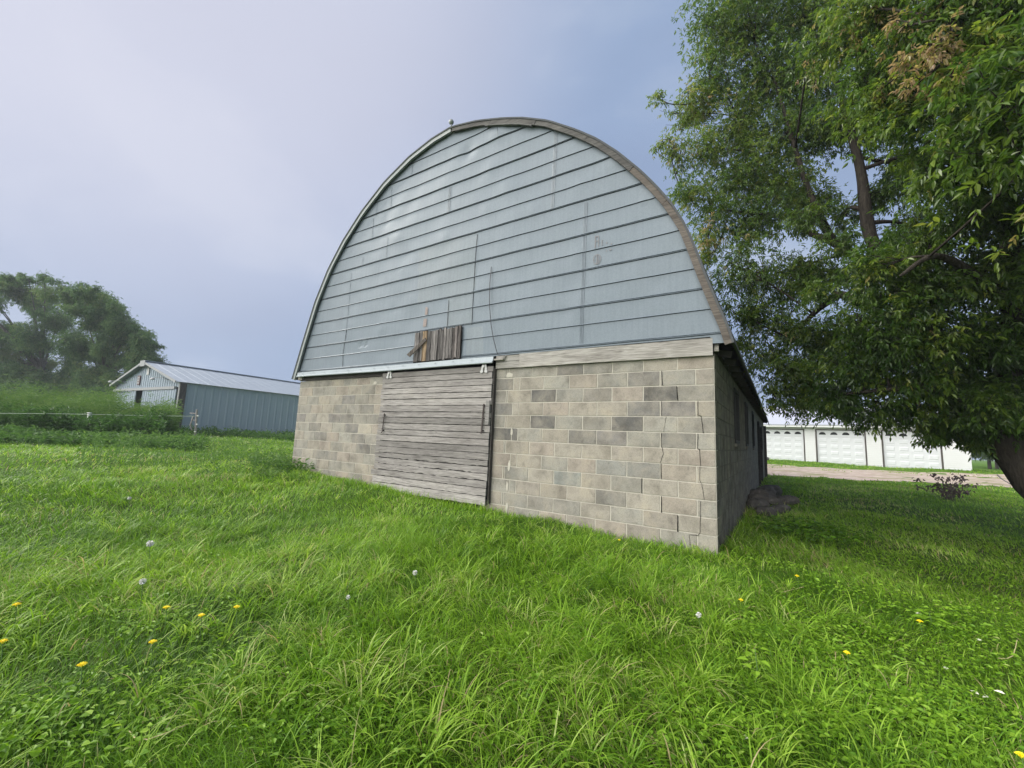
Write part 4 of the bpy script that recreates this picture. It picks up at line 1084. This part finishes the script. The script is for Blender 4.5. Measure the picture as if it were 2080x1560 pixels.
# nearer, bigger leaved boughs
near_blobs = [(1760, 40, 6.4, 95), (1850, 100, 5.6, 95), (1740, 170, 6.4, 75), (1800, 230, 5.8, 80), (1900, 230, 5.2, 85), (1980, 120, 5.0, 90), (2060, 30, 4.8, 90), (2050, 260, 5.2, 80), (1980, 330, 5.4, 90), (1880, 350, 5.8, 75), (2060, 400, 5.8, 90), (1960, 450, 6.0, 80), (1880, 480, 6.2, 65), (1900, 20, 5.2, 80), (1660, 90, 7.0, 70),
              (1780, 560, 6.5, 60), (1850, 530, 6.6, 60), (1900, 570, 6.2, 60), (1790, 490, 7.2, 45), (1850, 600, 6.3, 75), (1740, 640, 6.8, 55), (1800, 680, 6.5, 80), (1900, 680, 6.3, 85), (1990, 580, 6.2, 90), (2060, 540, 6.1, 80), (2010, 690, 6.3, 85), (2080, 690, 6.3, 80), (1740, 740, 7, 70), (1830, 770, 6.7, 75), (1930, 780, 6.5, 75), (2020, 790, 6.4, 75), (2090, 800, 6.3, 75), (1700, 800, 7.2, 55), (1780, 835, 7, 50), (1870, 850, 6.9, 50), (1950, 860, 6.9, 55), (2040, 870, 6.9, 60), (2110, 880, 6.6, 70),
              (2150, 200, 5.5, 120), (2180, 450, 6, 120), (2180, 650, 6.2, 110), (2000, -60, 5.2, 120), (1850, -60, 5.8, 110), (2140, -20, 5.2, 120), (1975, 885, 7.4, 30), (1990, 870, 6.6, 50), (2020, 830, 6.0, 60), (1900, 880, 7.4, 32)]
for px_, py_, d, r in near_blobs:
    tint = .36 + random.uniform(-.14, .14) + (.08 if py_ < 420 else (-.05 if py_ < 640 else -.17))  # lower boughs tinted darker, their shade put into the leaf colour
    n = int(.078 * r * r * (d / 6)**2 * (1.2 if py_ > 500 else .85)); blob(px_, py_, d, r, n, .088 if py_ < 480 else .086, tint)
for px_, py_, d, r in [(1880, 90, 5.0, 48), (1930, 70, 4.8, 42), (1820, 60, 5.4, 36), (1860, 170, 5.1, 34), (1790, 180, 5.6, 28), (1950, 150, 4.8, 36), (1640, 130, 8, 26)]:
    blob(px_, py_, d, r, int(.022 * r * r), .075, .97)
# hidden bulk that shades the lawn (crown behind and above the frame)
for x, y, z, r, n in [(4.0, 0, 3.6, 1.3, 800), (5.0, -1, 3.6, 1.4, 800), (6.2, .4, 3.0, 1.4, 800), (4.6, -1.6, 4.6, 1.4, 800), (6.2, -2, 4.0, 1.5, 800), (3.3, .3, 4.7, 1.1, 600), (7.2, -.6, 3.0, 1.5, 700), (5.2, 1.2, 2.9, 1.1, 600), (4.6, 3.6, 6.6, 1.5, 900), (6.2, 2.6, 6.0, 1.6, 900), (6.6, 4.8, 5.0, 1.6, 900), (4.2, 5.6, 7.4, 1.5, 800), (3.2, 4.2, 8.6, 1.5, 700), (5.6, 1.0, 5.2, 1.4, 700), (7.6, 3.2, 3.6, 1.4, 700), (6.6, 6.4, 3.6, 1.4, 700), (5.0, 4.2, 4.6, 1.4, 900), (4.0, 2.4, 7.2, 1.4, 700), (6.0, 4.0, 3.4, 1.2, 700), (5.4, 5.6, 2.9, 1.1, 600)]:
    blobs.append(((x, y, z), (r, r, r * .8), int(n * 1.9), .11, .34))
boxelder = make_tree('boxelder_tree', 'large leaning boxelder tree overhanging the right side of the barn', limbs, blobs, MAT['leaf'], MAT['bark'], base=tb, avoid=barn_zone)

# ------------------------------------------------------------------ trees beyond the shed
def round_tree(name, label, px, base_py, d, crown, size, ntot, tint, group=None, mat='far_leaf', trunk_r=.35):
    """crown: list of (px, py, r_px) at depth d"""
    b = A(px, base_py, d); b[2] = gz(b[0], b[1]) - .1
    cs = [(A(x, y, d + random.uniform(-.08, .08) * d), r * d / FPX) for x, y, r in crown]
    top = max(c[2] for c, r in cs); mid = b + np.array([random.uniform(-.5, .5), 0, (top - b[2]) * .35])
    lb = [([b, mid, np.array([*(np.mean([c for c, r in cs], 0)[:2]), b[2] + (top - b[2]) * .62])], [trunk_r, trunk_r * .7, trunk_r * .12])]
    for c, r in cs:
        if random.random() < .2: lb.append(([mid, mid + (c - mid) * .55 + np.array([0, 0, .5]), c], [trunk_r * .4, trunk_r * .16, .03]))
    A_ = sum(r * r for c, r in cs)
    return make_tree(name, label, lb, [(c, (r, r, r * .8), max(20, int(ntot * r * r / A_)), size * random.uniform(.85, 1.15), tint + random.uniform(-.15, .15)) for c, r in cs], MAT[mat], MAT['far_bark'], base=b, group=group)
def boughs(x0, x1, outline, base, n, r0, r1):
    ox = [p[0] for p in outline]; oy = [p[1] for p in outline]; out = []
    for _ in range(n):
        x = random.uniform(x0, x1); top = np.interp(x, ox, oy); r = random.uniform(r0, r1) * (1 if random.random() < .7 else .6)
        y = top + r * .7 + (base - top - r) * random.random()**1.15
        out.append((x, y, r))
    for k in range(int((x1 - x0) / 16)):
        x = x0 + 16 * k + random.uniform(-6, 6); out.append((x, np.interp(x, ox, oy) + random.uniform(4, 16), random.uniform(9, 15)))
    return out
round_tree('cottonwood_tree', 'tall broad tree at the left edge beyond the weeds', 75, 800, 48, boughs(-130, 150, [(-130, 600), (-60, 570), (0, 556), (40, 552), (100, 560), (130, 572), (150, 600)], 802, 64, 20, 38) + [(x, random.uniform(765, 800), random.uniform(22, 32)) for x in range(-120, 160, 17)], .18, 62000, .55)
round_tree('cottonwood_tree', 'broad rounded tree standing behind the metal shed', 205, 800, 44, boughs(140, 318, [(140, 590), (165, 574), (205, 578), (240, 618), (265, 650), (300, 668), (318, 700)], 802, 60, 17, 32) + [(x, random.uniform(755, 795), random.uniform(20, 28)) for x in range(145, 300, 15)] + [(322, 700, 10), (316, 735, 16), (305, 765, 18)], .165, 56000, .52)
round_tree('cottonwood_tree', 'thin dark tree in the gap at the far left behind the weeds', 150, 805, 52, [(120, 780, 30), (170, 780, 36), (220, 790, 30), (80, 790, 26), (260, 790, 24)], .28, 2600, .25)
for i, (x, y, r, lab) in enumerate([(10, 792, 30, 'dark shrub at the left edge, lowest in the gap under the tall tree'), (60, 800, 26, 'dark shrub second from the left edge above the weeds'), (200, 800, 26, 'dark shrub just left of the metal shed')]):
    c = A(x, y, 36); g0 = gz(c[0], c[1]); rr = r * 36 / FPX
    make_tree('shrub', lab, [([(c[0], c[1], g0 - .1), (c[0], c[1], g0 + .8), c], [.08, .06, .03])], [(c, (rr * 1.2, rr, rr), 700, .2, .35), (c - np.array([.3, 0, rr * .8]), (rr * 1.3, rr, rr * .8), 500, .2, .3)], MAT['far_leaf'], MAT['far_bark'], cat='shrub', group='dark shrubs under the far trees')
# dark trees behind the garage end, trunks showing
for i, (px_, lab) in enumerate([(2011, 'slim dark trunked tree just right of the white garage, nearest to it'), (2026, 'slim dark trunked tree, middle one of three beyond the garage end'), (2042, 'slim dark trunked tree, farthest right of three beyond the garage end')]):
    b = A(px_, 955, 37 + i); b[2] = gz(b[0], b[1]) - .1
    lb = [([b, b + np.array([0, 0, 1.2]), b + np.array([.1, .1, 4.0])], [.13, .11, .05])]
    bl = [(b + np.array([random.uniform(-1.2, 1.2), random.uniform(-.6, 1.6), z]), (1.3, 1.3, .9), 420, .17, .12) for z in (1.75, 2.3, 3.0, 3.8, 4.6)]
    bl += [(b + np.array([(i - 1) * 1.6 + .5, .8, 1.7]), (1.2, 1.2, .6), 300, .17, .1)]
    make_tree('dark_tree', lab, lb, bl, MAT['leaf'], MAT['bark'], base=b, group='dark trees beyond the garage', zfloor=b[2] + 1.05)

# ------------------------------------------------------------------ weeds
def weeds(name, pos, hmin, hmax, leaves, lsize, tint, mat, stalk_w=.012, spread=.22, narrow=.16, kind='stuff', up=.5):
    x, y = pos; n = len(x); H = rng.uniform(hmin, hmax, n) * (.45 + .55 * vnoise(x, y, .35, 51) + .5 * vnoise(x, y, 1.4, 52)); H = np.where(rng.random(n) < .12, H * 1.22, H); z = ground_z(x, y)
    az = rng.random(n) * 6.28; pts = [blades(x, y, H, np.full(n, stalk_w), az, .02 + .12 * rng.random(n), .12 * rng.random(n), np.full(n, tint - .15), 3, 0)]
    k = leaves; u = np.tile(np.linspace(.15, 1.0, k), n); ids = np.repeat(np.arange(n), k); m = n * k
    env = np.where(u > .55, 1.15 - .65 * u, .25 + .95 * u)
    a = rng.random(m) * 6.28; rad = spread * H[ids] * env * rng.random(m)**.6
    hx = u * H[ids] * .10
    P = np.stack([x[ids] + np.cos(az[ids]) * hx + rad * np.cos(a), y[ids] + np.sin(az[ids]) * hx + rad * np.sin(a), z[ids] + u * H[ids] * .97 + rng.normal(0, .03, m)], 1)
    D = np.stack([np.cos(a), np.sin(a), up + rng.normal(0, .45, m)], 1); ln = lsize * rng.uniform(.6, 1.3, m)
    V, Q = leaf_quads(P, D, rand_dir(m) + np.array([0, 0, .8]), ln, ln * narrow, .1, .25)
    T = np.clip(tint + .18 * (u - .5) + .22 * (vnoise(P[:, 0], P[:, 1], .5, 53) - .5) + rng.normal(0, .08, m), 0, 1)
    V, Q, T = merge(pts + [(V, Q, np.repeat(T, 6))])
    return tag(np_mesh(name, V, Q, mat, T), kind=kind)
MAT['weed'] = m_blade('weed_leaf', [(0, (.030, .080, .016)), (.4, (.062, .140, .030)), (.7, (.125, .225, .055)), (.9, (.20, .29, .09)), (1, (.34, .34, .14))], .35, .6, .25)
def band(px0, px1, d0, d1, n):
    px_ = rng.uniform(px0, px1, n); d = rng.uniform(d0, d1, n)
    P = np.array([CAM_LOC + dd * ray(p, 860) for p, dd in zip(px_, d)]); return P[:, 0], P[:, 1]
x, y = band(-260, 232, 19.0, 25.5, 2100); k = ~blocked(x, y); weeds('tall_weeds', (x[k], y[k]), 1.75, 2.6, 44, .17, .62, MAT['weed'], narrow=.12)
x, y = band(225, 352, 18.8, 22.5, 700); k = ~blocked(x, y); weeds('tall_weeds', (x[k], y[k]), .85, 1.5, 44, .17, .62, MAT['weed'], narrow=.12)
x, y = band(-260, 330, 16.6, 19.2, 900); k = ~blocked(x, y); weeds('leafy_weeds', (x[k], y[k]), .8, 1.2, 34, .20, .25, MAT['weed'], narrow=.34)
x, y = band(-260, 420, 13.6, 17.2, 900); k = ~blocked(x, y); weeds('low_weeds', (x[k], y[k]), .25, .50, 14, .16, .42, MAT['weed'], narrow=.4)
x, y = band(330, 600, 22.5, 31, 700); k = ~blocked(x, y); weeds('wall_foot_weeds', (x[k], y[k]), .15, .5, 14, .16, .35, MAT['weed'], narrow=.3)
x, y = band(180, 590, 8, 13, 260); k = ~blocked(x, y); weeds('seed_stalks', (x[k], y[k]), .30, .75, 12, .06, .55, MAT['weed'], stalk_w=.007, spread=.07, narrow=.4)
x, y = band(520, 640, 9.3, 11.5, 110); k = ~blocked(x, y); weeds('corner_weeds', (x[k], y[k]),   .15, .38, 14, .09, .5, MAT['weed'], stalk_w=.006, narrow=.4)
# broad leaved ground cover in the lawn
def cover(name, P0, n, spread, size, tint, hz=.07):
    parts_ = []
    for (cx, cy), r_, m in zip(P0, spread, n):
        a = rng.random(m) * 6.28; q = r_ * np.sqrt(rng.random(m)); x = cx + q*np.cos(a); y = cy + q*np.sin(a); k = ~blocked(x, y); x, y, a = x[k], y[k], a[k]; m = len(x)
        z = ground_z(x, y) + hz * (.4 + .9 * rng.random(m)); D = np.stack([np.cos(a*3.1), np.sin(a*3.1), rng.uniform(.0, .5, m)], 1)
        ln = size * rng.uniform(.5, 1.25, m); V, Q = leaf_quads(np.stack([x, y, z], 1), D, np.tile([0, 0, 1.], (m, 1)) + rng.normal(0, .25, (m, 3)), ln, ln * rng.uniform(.5, .8, m), .3, .2)
        parts_.append((V, Q, np.repeat(np.clip(tint + rng.normal(0, .12, m), 0, 1), 6)))
    V, Q, T = merge(parts_); return tag(np_mesh(name, V, Q, MAT['grass'], T), kind='stuff')
gp = [on_ground(*q)[:2] for q in [(1620, 1075), (1660, 1100), (1590, 1085), (1700, 1090)]]
cover('leafy_ground_cover', gp, [260, 170, 150, 90], [.6, .5, .4, .4], .085, .18, .10)
q = [on_ground(random.uniform(0, 2080), random.uniform(1090, 1555)) for _ in range(190)] + [on_ground(random.uniform(1400, 2080), random.uniform(1120, 1555)) for _ in range(150)]
cover('clover_patches', [p[:2] for p in q], [int(random.uniform(10, 55)) for _ in q], [random.uniform(.08, .28) for _ in q], .034, .50, .06)

# ------------------------------------------------------------------ flowers and small things in the lawn
MAT['yellow'] = m_plain('yellow_petals', (.85, .70, .02), .6, 0, .1, 60)
MAT['puff'] = m_plain('white_seed_head', (.70, .70, .66), .8, 0, .1, 60)
MAT['stem'] = m_plain('green_stem', (.10, .18, .05), .6)
MAT['straw'] = m_plain('dry_straw', (.50, .42, .23), .7)
def flower(px, py, lab, h=.16, r=.019, kind='yellow'):
    p = on_ground(px, py, h); b = np.array([p[0], p[1], gz(p[0], p[1])]); hh = p[2] - b[2]
    t = thing('dandelion' if kind == 'yellow' else 'seed_head', lab, 'flower', b, 'yellow dandelions in the lawn' if kind == 'yellow' else 'white seed heads in the lawn')
    mb = MB(); mb.tube([(.01, .0, 0), (.008, .005, hh * .5), (0, 0, hh)], .0022, 5); mb.build('stem', MAT['stem'], t)
    mb = MB()
    if kind == 'yellow':
        for ring, (n, rr, zz) in enumerate([(14, r, .0), (12, r * .72, .004), (8, r * .4, .007)]):
            for i in range(n):
                a = 2*math.pi*(i + .5*ring)/n + random.uniform(-.1, .1); w = .26; R1 = rr * random.uniform(.88, 1.1)
                mb.add([(.1*rr*math.cos(a), .1*rr*math.sin(a), hh + zz), (.75*R1*math.cos(a-w), .75*R1*math.sin(a-w), hh + zz + .004), (R1*math.cos(a), R1*math.sin(a), hh + zz + .002), (.75*R1*math.cos(a+w), .75*R1*math.sin(a+w), hh + zz + .004)], [(0, 1, 2, 3)])
        mb.lathe([(.001, -.012), (.006, -.006), (.008, .002), (.001, .004)], (0, 0, hh), 8)
        mb.build('petals', MAT['yellow'], t)
    else:
        for _ in range(90):
            d = rand_dir(1)[0] * r; e_ = rand_dir(1)[0] * r * .22
            mb.add([(0, 0, hh), tuple(d * .9 + e_ + np.array([0, 0, hh])), tuple(d * 1.05 + np.array([0, 0, hh])), tuple(d * .9 - e_ + np.array([0, 0, hh]))], [(0, 1, 2, 3)])
        mb.build('seed_ball', MAT['puff'], t)
Y_ = [(34, 1228, 'yellow dandelion near the left edge, the higher of two there'), (6, 1303, 'yellow dandelion cut by the left edge of the photo'), (167, 1350, 'yellow dandelion lowest on the left side of the lawn'), (310, 1304, 'yellow dandelion left of centre below the close pair'),
      (338, 1234, 'tiny half hidden yellow dandelion left of the close pair'), (409, 1250, 'yellow dandelion, left one of the close pair in the tall grass'), (481, 1233, 'yellow dandelion, right one of the close pair in the tall grass'), (1258, 1097, 'small yellow dandelion close under the block wall'),
      (1505, 1219, 'yellow dandelion in front of the barn corner'), (1619, 1170, 'small flat yellow dandelion right of the barn corner beside the straw'), (1868, 1262, 'yellow dandelion on the right with broad leaves behind it'), (1720, 1326, 'small yellow dandelion in the short grass at right'), (2074, 1534, 'yellow dandelion in the bottom right corner')]
for px_, py_, lab in Y_: flower(px_, py_, lab, .17 if px_ < 700 else .10, .021 if py_ > 1200 else .02)
for px_, py_, lab, r in [(305, 1104, 'large white seed head on a tall stem at left', .028), (843, 1163, 'round white seed head in the middle of the lawn', .020), (1419, 1249, 'white seed head in front of the barn corner', .019), (290, 1181, 'pale nodding seed head below the large white one', .020), (707, 1213, 'small pale seed head left of the middle one', .015), (263, 1012, 'tiny white bloom in the far left grass', .02)]:
    flower(px_, py_, lab, .24 if px_ < 400 else .15, r, 'puff')
MAT['litter'] = m_plain('bleached_leaf', (.62, .62, .50), .7, 0, .1, 40)
for px_, py_, lab in [(1989, 1411, 'bleached leaf, left of a close pair in the right lawn'), (2008, 1415, 'bleached leaf, right of a close pair in the right lawn'), (2042, 1410, 'bleached leaf standing alone right of the close pair'), (1983, 1300, 'bleached leaf above the bent straw on the right'), (1918, 1359, 'bleached leaf between the dandelion and the close pair'), (1860, 1246, 'bleached leaf just above the right dandelion'), (1520, 1497, 'small pale leaf low in the lawn under the barn corner')]:
    p = on_ground(px_, py_, .05); a = random.uniform(0, 6.28); V, Q = leaf_quads(np.zeros((1, 3)), np.array([[math.cos(a), math.sin(a), .15]]), np.array([[0.1, -.3, 1.]]), np.array([.045]), np.array([.024]))
    o = np_mesh('pale_leaf', V, Q, MAT['litter']); o.location = p; tag(o, lab, 'leaf', 'bleached leaves on the right lawn')
for pts, lab in [([(1585, 1205), (1600, 1200), (1618, 1196), (1632, 1192)], 'dry straw stalk lying in the grass right of the barn corner'), ([(2028, 1337), (2045, 1338), (2058, 1332), (2063, 1315), (2066, 1300)], 'bent dry straw stalk near the right edge'), ([(262, 1485), (275, 1500), (300, 1502), (330, 1492), (385, 1470)], 'curved dry straw stalk low in the left foreground')]:
    mb = MB(); mb.tube([on_ground(a, b, .06) for a, b in pts], .0024, 5); tag(mb.build('straw_stalk', MAT['straw']), lab, 'straw')
# young leafy plants
def sprout(px, py, lab, h, n, size, tint=.62):
    p = on_ground(px, py, .02); b = np.array([p[0], p[1], gz(p[0], p[1])]); t = thing('young_plant', lab, 'plant', b)
    mb = MB(); mb.tube([(0, 0, 0), (.01, .01, h*.5), (.0, .015, h)], [.004, .003, .002], 5); mb.build('stem', MAT['stem'], t)
    a = np.arange(n) * 2.4; u = np.linspace(.35, 1, n); P = np.stack([.03*np.cos(a), .03*np.sin(a), u*h], 1); D = np.stack([np.cos(a), np.sin(a), np.full(n, .15)], 1); ln = size * (1.2 - .5*u)
    V, Q = leaf_quads(P, D, np.tile([0, 0, 1.], (n, 1)), ln, ln * .75, .2, .25); np_mesh('leaves', V, Q, MAT['grass'], np.repeat(np.full(n, tint), 6), parent=t)
sprout(1535, 1395, 'young upright plant with heart shaped leaves below the barn corner', .22, 9, .075)
sprout(1890, 1270, 'low broad leaved plant beside the right dandelion', .10, 10, .10, .5)

# ------------------------------------------------------------------ stones
def m_stone():
    b = NB('field_stone'); co = b.coord(); n = b.noise(co, 5, 6, .65)
    return b.principled(b.ramp(n, [(.3, (.035, .033, .030)), (.55, (.075, .07, .064)), (.75, (.15, .142, .13))]), .9, 0, .2, b.bump(n, .8, .03))
MAT['stone'] = m_stone()
def stone(p, s, lab, grp='flat stones piled by the shaded side wall', rz=0):
    s = (s[0] * .72, s[1] * .72, s[2] * 1.15)
    n = 14; mb = MB(); V = []; prof = [(-1, .0), (-.8, .6), (-.35, .96), (.1, 1.0), (.55, .85), (.9, .5), (1, 0)]
    sd = random.random() * 9
    for zz, rr in prof:
        for k in range(n):
            a = 2*math.pi*k/n; q = rr**.6 * (1 + .18*math.sin(2*a + sd) + .13*math.sin(3*a + 2*sd) + .08*math.sin(5*a + sd*3) + random.uniform(-.06, .06))
            V.append((s[0]*q*math.cos(a), s[1]*q*math.sin(a), s[2]*(zz + .12*math.sin(a + sd) * rr + random.uniform(-.10, .10))))
    F = [(i*n + k, i*n + (k+1) % n, (i+1)*n + (k+1) % n, (i+1)*n + k) for i in range(len(prof)-1) for k in range(n)]
    mb.add(V, F); o = mb.build('field_stone', MAT['stone']); o.location = p; o.rotation_euler = (random.uniform(-.12, .12), random.uniform(-.12, .12), rz); tag(o, lab, 'stone', grp); return o
def sp(x, y, dz=.0): return (x - .13, y, gz(x, y) + dz + .06)
for (x, y, dz, s, lab) in [(.50, 3.9, .03, (.34, .26, .09), 'flat dark stone at the near end of the pile by the side wall'), (.32, 4.7, .05, (.28, .3, .12), 'blocky dark stone against the wall behind the near one'), (.72, 4.6, .02, (.30, .24, .08), 'flat stone on the lawn side of the pile'), (.45, 5.3, .12, (.40, .3, .09), 'broad flat stone lying across the middle of the pile'), (.40, 6.1, .10, (.38, .34, .13), 'thick dark stone behind the broad flat one'), (.85, 6.0, .05, (.30, .26, .09), 'pale topped stone sticking out toward the lawn'), (.45, 7.0, .14, (.42, .34, .10), 'flat slab near the far end of the pile'), (.55, 7.9, .10, (.40, .36, .13), 'dark stone at the far end of the pile by the door')]:
    stone(sp(x, y, dz), s, lab, rz=random.uniform(0, 3))
p = A(1792, 947, 31.3); stone(sp(p[0], p[1], .1), (.26, .2, .18), 'small rounded stone between two garage doors', 'stones in front of the garage')
p = A(1945, 957, 29.3); stone(sp(p[0], p[1], .08), (.52, .35, .28), 'large mossy stone at the right end of the garage', 'stones in front of the garage')
p = A(1562, 930, 31); stone(sp(p[0], p[1], .05), (.16, .14, .12), 'little brown stone by the left garage door', 'stones in front of the garage')

# ------------------------------------------------------------------ electric fence on the left
FB = on_ground(396, 893); fd = 19.0
fb = A(396, 876, fd); fence = thing('electric_fence', 'white tape fence before the tall weeds, ending at a braced wooden post', 'fence', (fb[0], fb[1], gz(fb[0], fb[1])))
fo = np.array(fence.location)
MAT['tape'] = m_plain('white_fence_tape', (.50, .56, .44), .6, 0, .05)
MAT['post_wood'] = m_wood('old_post', 'z', (.16, .15, .14), (.33, .31, .29), (.48, .46, .43))
tape = [A(-160, 836, 15.2), A(0, 839.5, 16), A(95, 840, 16.6), A(184, 841.5, 17.2), A(290, 844, 18.1), A(396, 845.5, fd)]
mb = MB(); v = []
for q in tape: q = q - fo; v += [tuple(q + np.array([0, 0, -.009])), tuple(q + np.array([0, 0, .009])), tuple(q + np.array([0, .004, .009])), tuple(q + np.array([0, .004, -.009]))]
mb.add(v, [(4*i + j, 4*i + (j+1) % 4, 4*i + 4 + (j+1) % 4, 4*i + 4 + j) for i in range(len(tape)-1) for j in range(4)]); mb.build('fence_tape', MAT['tape'], fence)
mb = MB(); mb.tube([A(x, y, d) - fo for x, y, d in [(0, 869, 15.9), (184, 866.5, 17.1), (290, 866, 18), (396, 864, fd)]], .005, 4); mb.build('lower_wire', MAT['stem'], fence)
q = A(184, 841.5, 17.2) - fo; gq = gz(q[0] + fo[0], q[1] + fo[1]) - fo[2]
mb = MB(); mb.tube([(q[0], q[1], gq - .1), (q[0], q[1] + .03, q[2] + .02)], .018, 8); po = mb.build('line_post', MAT['white_metal'], fence)
mb = MB(); mb.lathe([(.001, .07), (.07, .065), (.085, .045), (.05, .03), (.048, -.12), (.045, -.22), (.001, -.22)], (q[0], q[1] - .04, q[2]), 10); mb.build('insulator_cap', MAT['puff'], po)
def loc(x, y, d=fd): return A(x, y, d) - fo
mb = MB(); mb.tube([loc(396, 892), loc(400, 832)], [.05, .045], 8); ep = mb.build('end_post', MAT['post_wood'], fence)
mb = MB(); mb.bar(loc(386, 839), loc(399, 840), .05, .05); mb.bar(loc(392, 853), loc(399, 854), .05, .04); mb.bar(loc(393, 845), loc(386, 864), .05, .04, (0, 1, 0)); mb.bar(loc(386, 864), loc(390, 874), .05, .04, (0, 1, 0)); mb.build('brace', MAT['post_wood'], fence)
for (x, y) in [(402, 845), (400, 862), (396, 877)]:
    mb = MB(); c = loc(x, y, fd - .1); mb.tube([c + np.array([-.03, 0, 0]), c + np.array([.09, -.02, .01])], [.035, .03], 8); mb.build('insulator', MAT['puff'], ep)

# ------------------------------------------------------------------ withered burdock and the hose by the drive
MAT['withered'] = m_plain('withered_leaf', (.085, .062, .06), .8, 0, .3, 40)
b = on_ground(1928, 1016); t = thing('withered_plant', 'withered brown purple plant standing in the lawn before the gravel drive', 'plant', b)
mb = MB(); P_ = []; D_ = []; d0 = np.linalg.norm((b - CAM_LOC)[:2]); dd = float((b - CAM_LOC) @ np.array([-math.sin(CAM_ROT[2]), math.cos(CAM_ROT[2]), 0])) 
for (x, y) in [(1895, 965), (1905, 968), (1902, 985), (1915, 978), (1925, 972), (1938, 970), (1932, 985), (1948, 968), (1953, 975), (1945, 985), (1965, 984), (1982, 985), (1910, 995), (1928, 995), (1922, 985), (1957, 992), (1968, 998), (1900, 990), (1940, 998), (1915, 1003), (1950, 1004), (1865, 974), (1866, 989)]:
    e_ = A(x, y, dd + random.uniform(-.4, .4)) - b; s_ = np.array([random.uniform(-.1, .1), random.uniform(-.1, .1), 0])
    mb.tube([s_, s_ * .6 + e_ * .5 + np.array([0, 0, .05]), e_], [.007, .005, .003], 4)
    for _ in range(9): P_.append(e_ + rng.normal(0, .045, 3)); D_.append(np.array([0, 0, -.7]) + rng.normal(0, .6, 3))
    for _ in range(3): P_.append(s_ + (e_ - s_) * random.uniform(.3, .8) + rng.normal(0, .05, 3)); D_.append(rng.normal(0, .6, 3))
mb.build('stems', MAT['withered'], t)
P_ = np.array(P_); D_ = np.array(D_); m = len(P_); V, Q = leaf_quads(P_, D_, rand_dir(m), rng.uniform(.07, .14, m), rng.uniform(.04, .08, m), .5, .3); np_mesh('leaves', V, Q, MAT['withered'], parent=t)
mb = MB(); hp = [on_ground(x, y, .03) for x, y in [(2018, 957), (2026, 965), (2036, 974), (2050, 982), (2066, 988), (2085, 993), (2110, 997)]]
mb.tube(hp, .022, 6); tag(mb.build('garden_hose', MAT['cable'], smooth=True), 'thin black hose lying across the gravel drive beside the leaning trunk', 'hose')

# ------------------------------------------------------------------ thin haze added to stand for lens veil
hz_m = bpy.data.materials.new('veil_haze'); hz_m.use_nodes = True; ht = hz_m.node_tree; ht.nodes.clear()
ho = ht.nodes.new('ShaderNodeOutputMaterial'); pv = ht.nodes.new('ShaderNodeVolumePrincipled')
pv.inputs['Color'].default_value = (.88, .92, 1.0, 1); pv.inputs['Density'].default_value = .0009; pv.inputs['Anisotropy'].default_value = 0
ht.links.new(pv.outputs[0], ho.inputs['Volume'])
mb = MB(); mb.box(-330, 330, -330, 330, -3, 17.5); tag(mb.build('haze', hz_m), kind='stuff')
